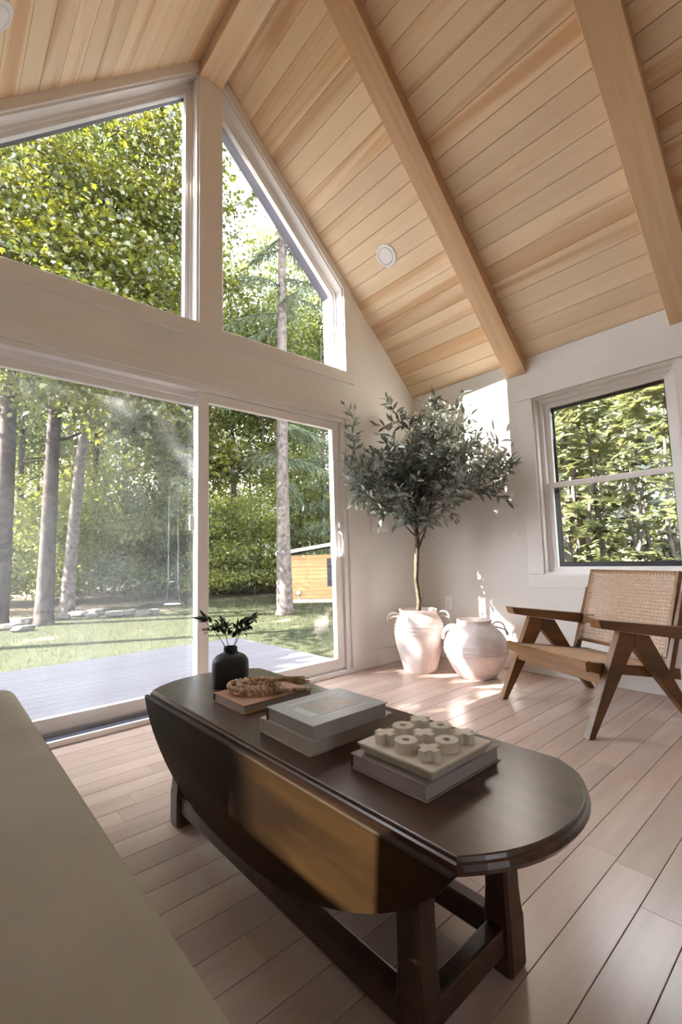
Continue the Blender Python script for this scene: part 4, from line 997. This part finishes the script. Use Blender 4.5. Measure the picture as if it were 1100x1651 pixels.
# right side: rhododendrons outside the side window
def rhodo(name, lab, loc_, blobs, nwh, seed, parts=0, size=.13):
    g = np.random.default_rng(seed); rr = random.Random(seed)
    t = empty(name, loc_); meta(t, lab, 'shrub', 'rhododendrons outside the side window')
    wts = np.array([b[6] for b in blobs]); idx = g.choice(len(blobs), nwh, p=wts/wts.sum()); B = np.array([b[:6] for b in blobs])[idx]
    C = B[:, :3]+rand_dirs(nwh, g)*B[:, 3:6]*(g.random(nwh)**.45)[:, None]
    P, D, Nn, Sz = [], [], [], []
    for c in C:
        ax = Vector((rr.gauss(0, .45), rr.gauss(0, .45), 1)).normalized(); m = rr.randint(7, 10); e1 = ax.cross(Vector((1, .3, 0))).normalized(); e2 = ax.cross(e1); L_ = size*rr.uniform(.75, 1.15)
        for k in range(m):
            a = 2*PI*k/m+rr.uniform(-.2, .2); o_ = e1*math.cos(a)+e2*math.sin(a); dv = o_+ax*rr.uniform(-.25, .45)
            P.append(c); D.append(tuple(dv)); Nn.append(tuple(ax+o_*-.2)); Sz.append(L_*rr.uniform(.8, 1.15))
    P = np.array(P); D = np.array(D); Nn = np.array(Nn); Sz = np.array(Sz)
    camv = np.array(CAMLOC)-np.array(loc_); o_ = np.argsort(np.linalg.norm(P-camv, axis=1)); near, rest = o_[:parts], o_[parts:]
    lm = leaf_single('long', 2.1)
    for i in near: obj('leaf', lm, M['rhodo'], t, orient(Vector(P[i]), Vector(D[i]), Vector(Nn[i]), Sz[i]))
    T_, F_ = LEAF['long']; LEAF['wide'] = (T_*np.array([2.1, 1, 1]), F_)
    meta(obj('foliage', leaves_mesh('foliage', 'wide', P[rest], D[rest], Nn[rest], Sz[rest]), M['rhodo'], t), kind='stuff')
    bm = bmesh.new()
    for k in range(9):
        b = blobs[k % len(blobs)]; p0 = Vector((rr.uniform(-.25, .25), rr.uniform(-.3, .3), -.1)); e = Vector((b[0]+rr.uniform(-.4, .4)*b[3], b[1]+rr.uniform(-.4, .4)*b[4], b[2]+rr.uniform(0, .5)*b[5]))
        q = [p0.lerp(e, i/5)+Vector((rr.gauss(0, .05), rr.gauss(0, .05), .12*math.sin(i/5*PI))) for i in range(6)]; bm_tube(bm, q, [.045*(1-.75*i/5) for i in range(6)], 7)
    obj('stems', bm_mesh(bm, 'stems'), M['bark_light'], t, None, True)
    return t
rhodo('rhododendron', 'glossy rhododendron close behind the side window on its left', (2.5, -.55, GZ), [(0, 0, .9, .75, .8, .55, 1), (.2, .3, 1.9, .8, .8, .6, 1.1), (.1, .1, 2.9, .7, .8, .55, .9), (.3, .2, 3.6, .6, .7, .4, .5)], 620, 81, 150)
rhodo('rhododendron', 'sunlit rhododendron close behind the side window on its right', (2.3, -1.75, GZ), [(0, 0, .75, .7, .5, .45, .7), (.2, -.1, 2.2, .7, .55, .6, 1.0), (.35, .1, 3.2, .7, .7, .5, .8)], 430, 82, 150)
rhodo('rhododendron', 'rhododendron farther off, seen between the two nearer ones', (4.8, -.6, GZ), [(0, 0, 1.2, 1.2, 1.2, .8, 1), (0, .2, 2.8, 1.3, 1.3, .9, 1), (.2, 0, 4.2, 1.1, 1.1, .8, .7)], 560, 83, 0, .15)
rhodo('rhododendron', 'tall rhododendron at the back behind the side window', (7.6, .6, GZ), [(0, 0, 1.6, 1.8, 1.8, 1.2, 1), (0, .2, 3.8, 1.9, 1.8, 1.2, 1), (.2, 0, 5.6, 1.6, 1.6, 1.0, .7)], 560, 84, 0, .2)
me = crown_mesh('foliage', [(0, 0, 0, .30, .35, .35, 1)], 420, .10, 'diamond', 12, .08, np.random.default_rng(85))
rt = empty('russet_shrub', (3.0, -.12, GZ)); meta(rt, 'russet-leaved shrub showing through the lower window sash', 'shrub')
meta(obj('foliage', me, M['redleaf'], rt, Matrix.Translation((0, 0, 1.9))), kind='stuff'); tube('stem', [(0, 0, -.1), (.03, .02, .9), (0, 0, 1.9)], [.025, .02, .008], M['bark_dark'], rt, 7)
# broadleaf backdrop on that side
for k, (yw, ds) in enumerate([(62, 24), (68, 20), (74, 26), (80, 21), (86, 24), (71, 34), (65, 33), (78, 36)]):
    x, y = polar(yw, ds); put(kinds[k % 3], x, y, ps.uniform(.6, .9), ps.uniform(0, 6.28))
for k, (yw, ds) in enumerate([(64, 17), (69, 15.5), (77, 17), (83, 16)]):
    x, y = polar(yw, ds); put(sap[k % 2], x, y, ps.uniform(.8, 1.1), ps.uniform(0, 6.28))

# trees on the far right side of the house (they only show as reflections in the glass)
for k, (yw, ds) in enumerate([(94, 15), (102, 18), (110, 14), (118, 17), (126, 15), (135, 18), (98, 26), (113, 27), (129, 26)]):
    x, y = polar(yw, ds); put(kinds[k % 3], x, y, ps.uniform(.7, .95), ps.uniform(0, 6.28))
for k, (yw, ds) in enumerate([(92, 12), (100, 11.5), (108, 11), (116, 11.5), (124, 11), (133, 12)]):
    x, y = polar(yw, ds); put(sap[k % 2], x, y, ps.uniform(.9, 1.2), ps.uniform(0, 6.28))

# shed -----------------------------------------------------------------
shed = empty('shed', (5.80, 10.35, GZ), math.atan2(-.72, .69)); meta(shed, 'small cedar-sided shed behind the spruce trunk', 'shed')
SW, SHt = 2.6, 1.62
box('core', 0, SW, .03, 1.8, .12, SHt-.05, M['bark_dark'], shed, 0)
for k in range(11):
    z0 = .14+k*.135; box('siding_plank', -.02, SW, -.012, .03, z0, z0+.131, M['cedar'], shed, .004)
box('sill_board', -.02, SW, -.02, .03, .0, .13, M['fascia'], shed, .004)
bm = bmesh.new(); bm_prism(bm, [(-.42, SHt+.02), (-.42, SHt+.13), (SW+.3, SHt+.62), (SW+.3, SHt+.51)], -.28, 2.0, 'y'); obj('roof', bm_mesh(bm, 'roof'), M['roofing'], shed)
bm = bmesh.new(); bm_prism(bm, [(-.44, SHt-.0), (-.44, SHt+.115), (SW+.3, SHt+.605), (SW+.3, SHt+.49)], -.31, -.282, 'y'); obj('fascia_board', bm_mesh(bm, 'fascia_board'), M['fascia'], shed)
wn = box('shed_window', 1.28, 2.3, -.03, -.0125, .55, 1.50, M['black'], shed, .004)
for zz in (.8, 1.05, 1.28):
    o = box('muntin', 1.29, 2.29, -.036, -.03, zz-.008, zz+.008, M['extdark'], None, 0); o.parent = wn; o.matrix_parent_inverse = Matrix.Translation(-wn.location)
me = lathe_mesh([(.085, 0), (.085, .07), (.07, .09), (.02, .10)], 24); o = obj('electric_meter', me, M['meter'], shed, Matrix.Translation((.28, -.012, .34)) @ Matrix.Rotation(PI/2, 4, 'X'), True)
box('conduit', .27, .295, -.03, -.012, .0, .27, M['meter'], shed, .003)
# stones -----------------------------------------------------------------
def rock_mesh(seed):
    bm = bmesh.new(); bmesh.ops.create_icosphere(bm, subdivisions=2, radius=1.0); r = random.Random(seed); a = [r.uniform(0, 6) for _ in range(6)]
    for v in bm.verts:
        c = v.co; k = 1+.16*math.sin(c.x*2.7+a[0])+.14*math.sin(c.y*3.1+a[1])+.10*math.sin(c.z*4+a[2]+c.x*2); v.co = c*k; v.co.z = max(-.5, min(.55, v.co.z))
    return bm_mesh(bm, 'rock')
rocks = [rock_mesh(k) for k in range(5)]
stone_spots = [(-1.96, 11.0, .45, .16), (-1.62, 11.6, .5, .2), (-1.75, 10.4, .4, .14), (-.92, 12.6, .5, .16), (-.62, 12.1, .42, .15), (-.15, 12.6, .5, .17), (.30, 12.5, .44, .2), (.55, 11.6, .5, .17), (.85, 11.3, .42, .21), (1.15, 11.0, .42, .2), (.05, 12.0, .36, .13), (1.45, 11.1, .34, .17), (4.3, 20.5, .8, .3), (4.9, 20.2, .7, .3), (3.7, 20.9, .6, .22), (9.6, 15.6, 1.2, .4)]
for k, (x, y, s, h_) in enumerate(stone_spots):
    o = obj('field_stone', rocks[k % 5], M['rock'], None, Matrix.Translation((x, y, gz(x, y)+h_*.35)) @ Matrix.Rotation(k*1.7, 4, 'Z') @ Matrix.Diagonal((s*.62, s*.45, h_, 1)))
    meta(o, 'weathered grey field stone in the row edging the lawn' if k < 12 else ('grey boulder lying at the edge of the woods behind the lawn' if k < 15 else 'large pale boulder beside the spruce trunk in the ferns'), 'stone', 'field stones on the lawn' if k < 12 else 'boulders in the woods')
# tree stump
bm = bmesh.new(); bm_tube(bm, [(0, 0, -.1), (0, 0, .05), (.02, 0, .25), (.05, .02, .5)], [.48, .36, .28, .24], 14)
for v in bm.verts: v.co.x += .05*math.sin(v.co.z*9+v.co.y*11); v.co.y += .05*math.sin(v.co.x*13)
meta(obj('tree_stump', bm_mesh(bm, 'tree_stump'), M['bark_dark'], None, Matrix.Translation((5.75, 16.3, gz(5.75, 16.3)))), 'dark broken tree stump at the edge of the lawn', 'stump')
# ferns
bm = bmesh.new(); rf = random.Random(91)
for k in range(16):
    a = 2*PI*k/16+rf.uniform(-.2, .2); L = rf.uniform(.6, .95); p = Vector((0, 0, 0)); o_ = Vector((math.cos(a), math.sin(a), 0)); sd = Vector((-o_.y, o_.x, 0)); prev = None
    for i in range(13):
        t = i/12; c = o_*(L*t*.9)+Vector((0, 0, L*(1.15*t-1.05*t*t))); wv = .20*L*math.sin(PI*min(1, .12+.88*t))*(1-t*.35)
        if i % 1 == 0 and i > 1:
            for s in (-1, 1):
                v = [bm.verts.new(c+o_*.028), bm.verts.new(c-o_*.028), bm.verts.new(c+sd*s*wv+o_*.03+Vector((0, 0, -.02)))]; bm.faces.new(v)
        p = c
fern_me = bm_mesh(bm, 'fern')
fs = [(6.9, 15.6), (7.6, 15.9), (7.2, 16.6), (8.0, 16.8), (8.6, 16.4), (6.5, 16.4), (7.8, 15.1), (8.6, 15.5), (7.0, 17.4), (9.0, 17.2), (6.3, 15.2), (8.2, 17.9)]
for k, (x, y) in enumerate(fs):
    s = rf.uniform(.9, 1.4); o = obj('fern', fern_me, M['fern'], None, Matrix.Translation((x, y, gz(x, y)-.02)) @ Matrix.Rotation(rf.uniform(0, 6), 4, 'Z') @ Matrix.Diagonal((s, s, s*1.1, 1)))
    meta(o, 'green fern in the bank of ferns left of the spruce', 'fern', 'ferns by the lawn')
# swing hanging from a limb
sw = empty('swing', (2.20, 11.5, 0)); meta(sw, 'small grey swing seat hanging over the lawn on straps', 'swing')
bm = bmesh.new(); bm_box(bm, -.24, .24, -.09, .09, -.045, .005, .015, 2); o = obj('seat', bm_mesh(bm, 'seat'), M['swingseat'], sw, Matrix.Translation((0, 0, -.36)) @ Matrix.Rotation(-.75, 4, 'Z'))
e1 = Vector((.73, -.68, 0))
for s in (-1, 1): tube('strap', [Vector((0, 0, -.35))+e1*.22*s, Vector((0, 0, .30))+e1*.15*s, Vector((0, 0, 5.2))+e1*.14*s], .014, M['strap'], sw, 6)
tube('bar', [Vector((0, 0, .30))-e1*.15, Vector((0, 0, .30))+e1*.15], .012, M['strap'], sw, 6)
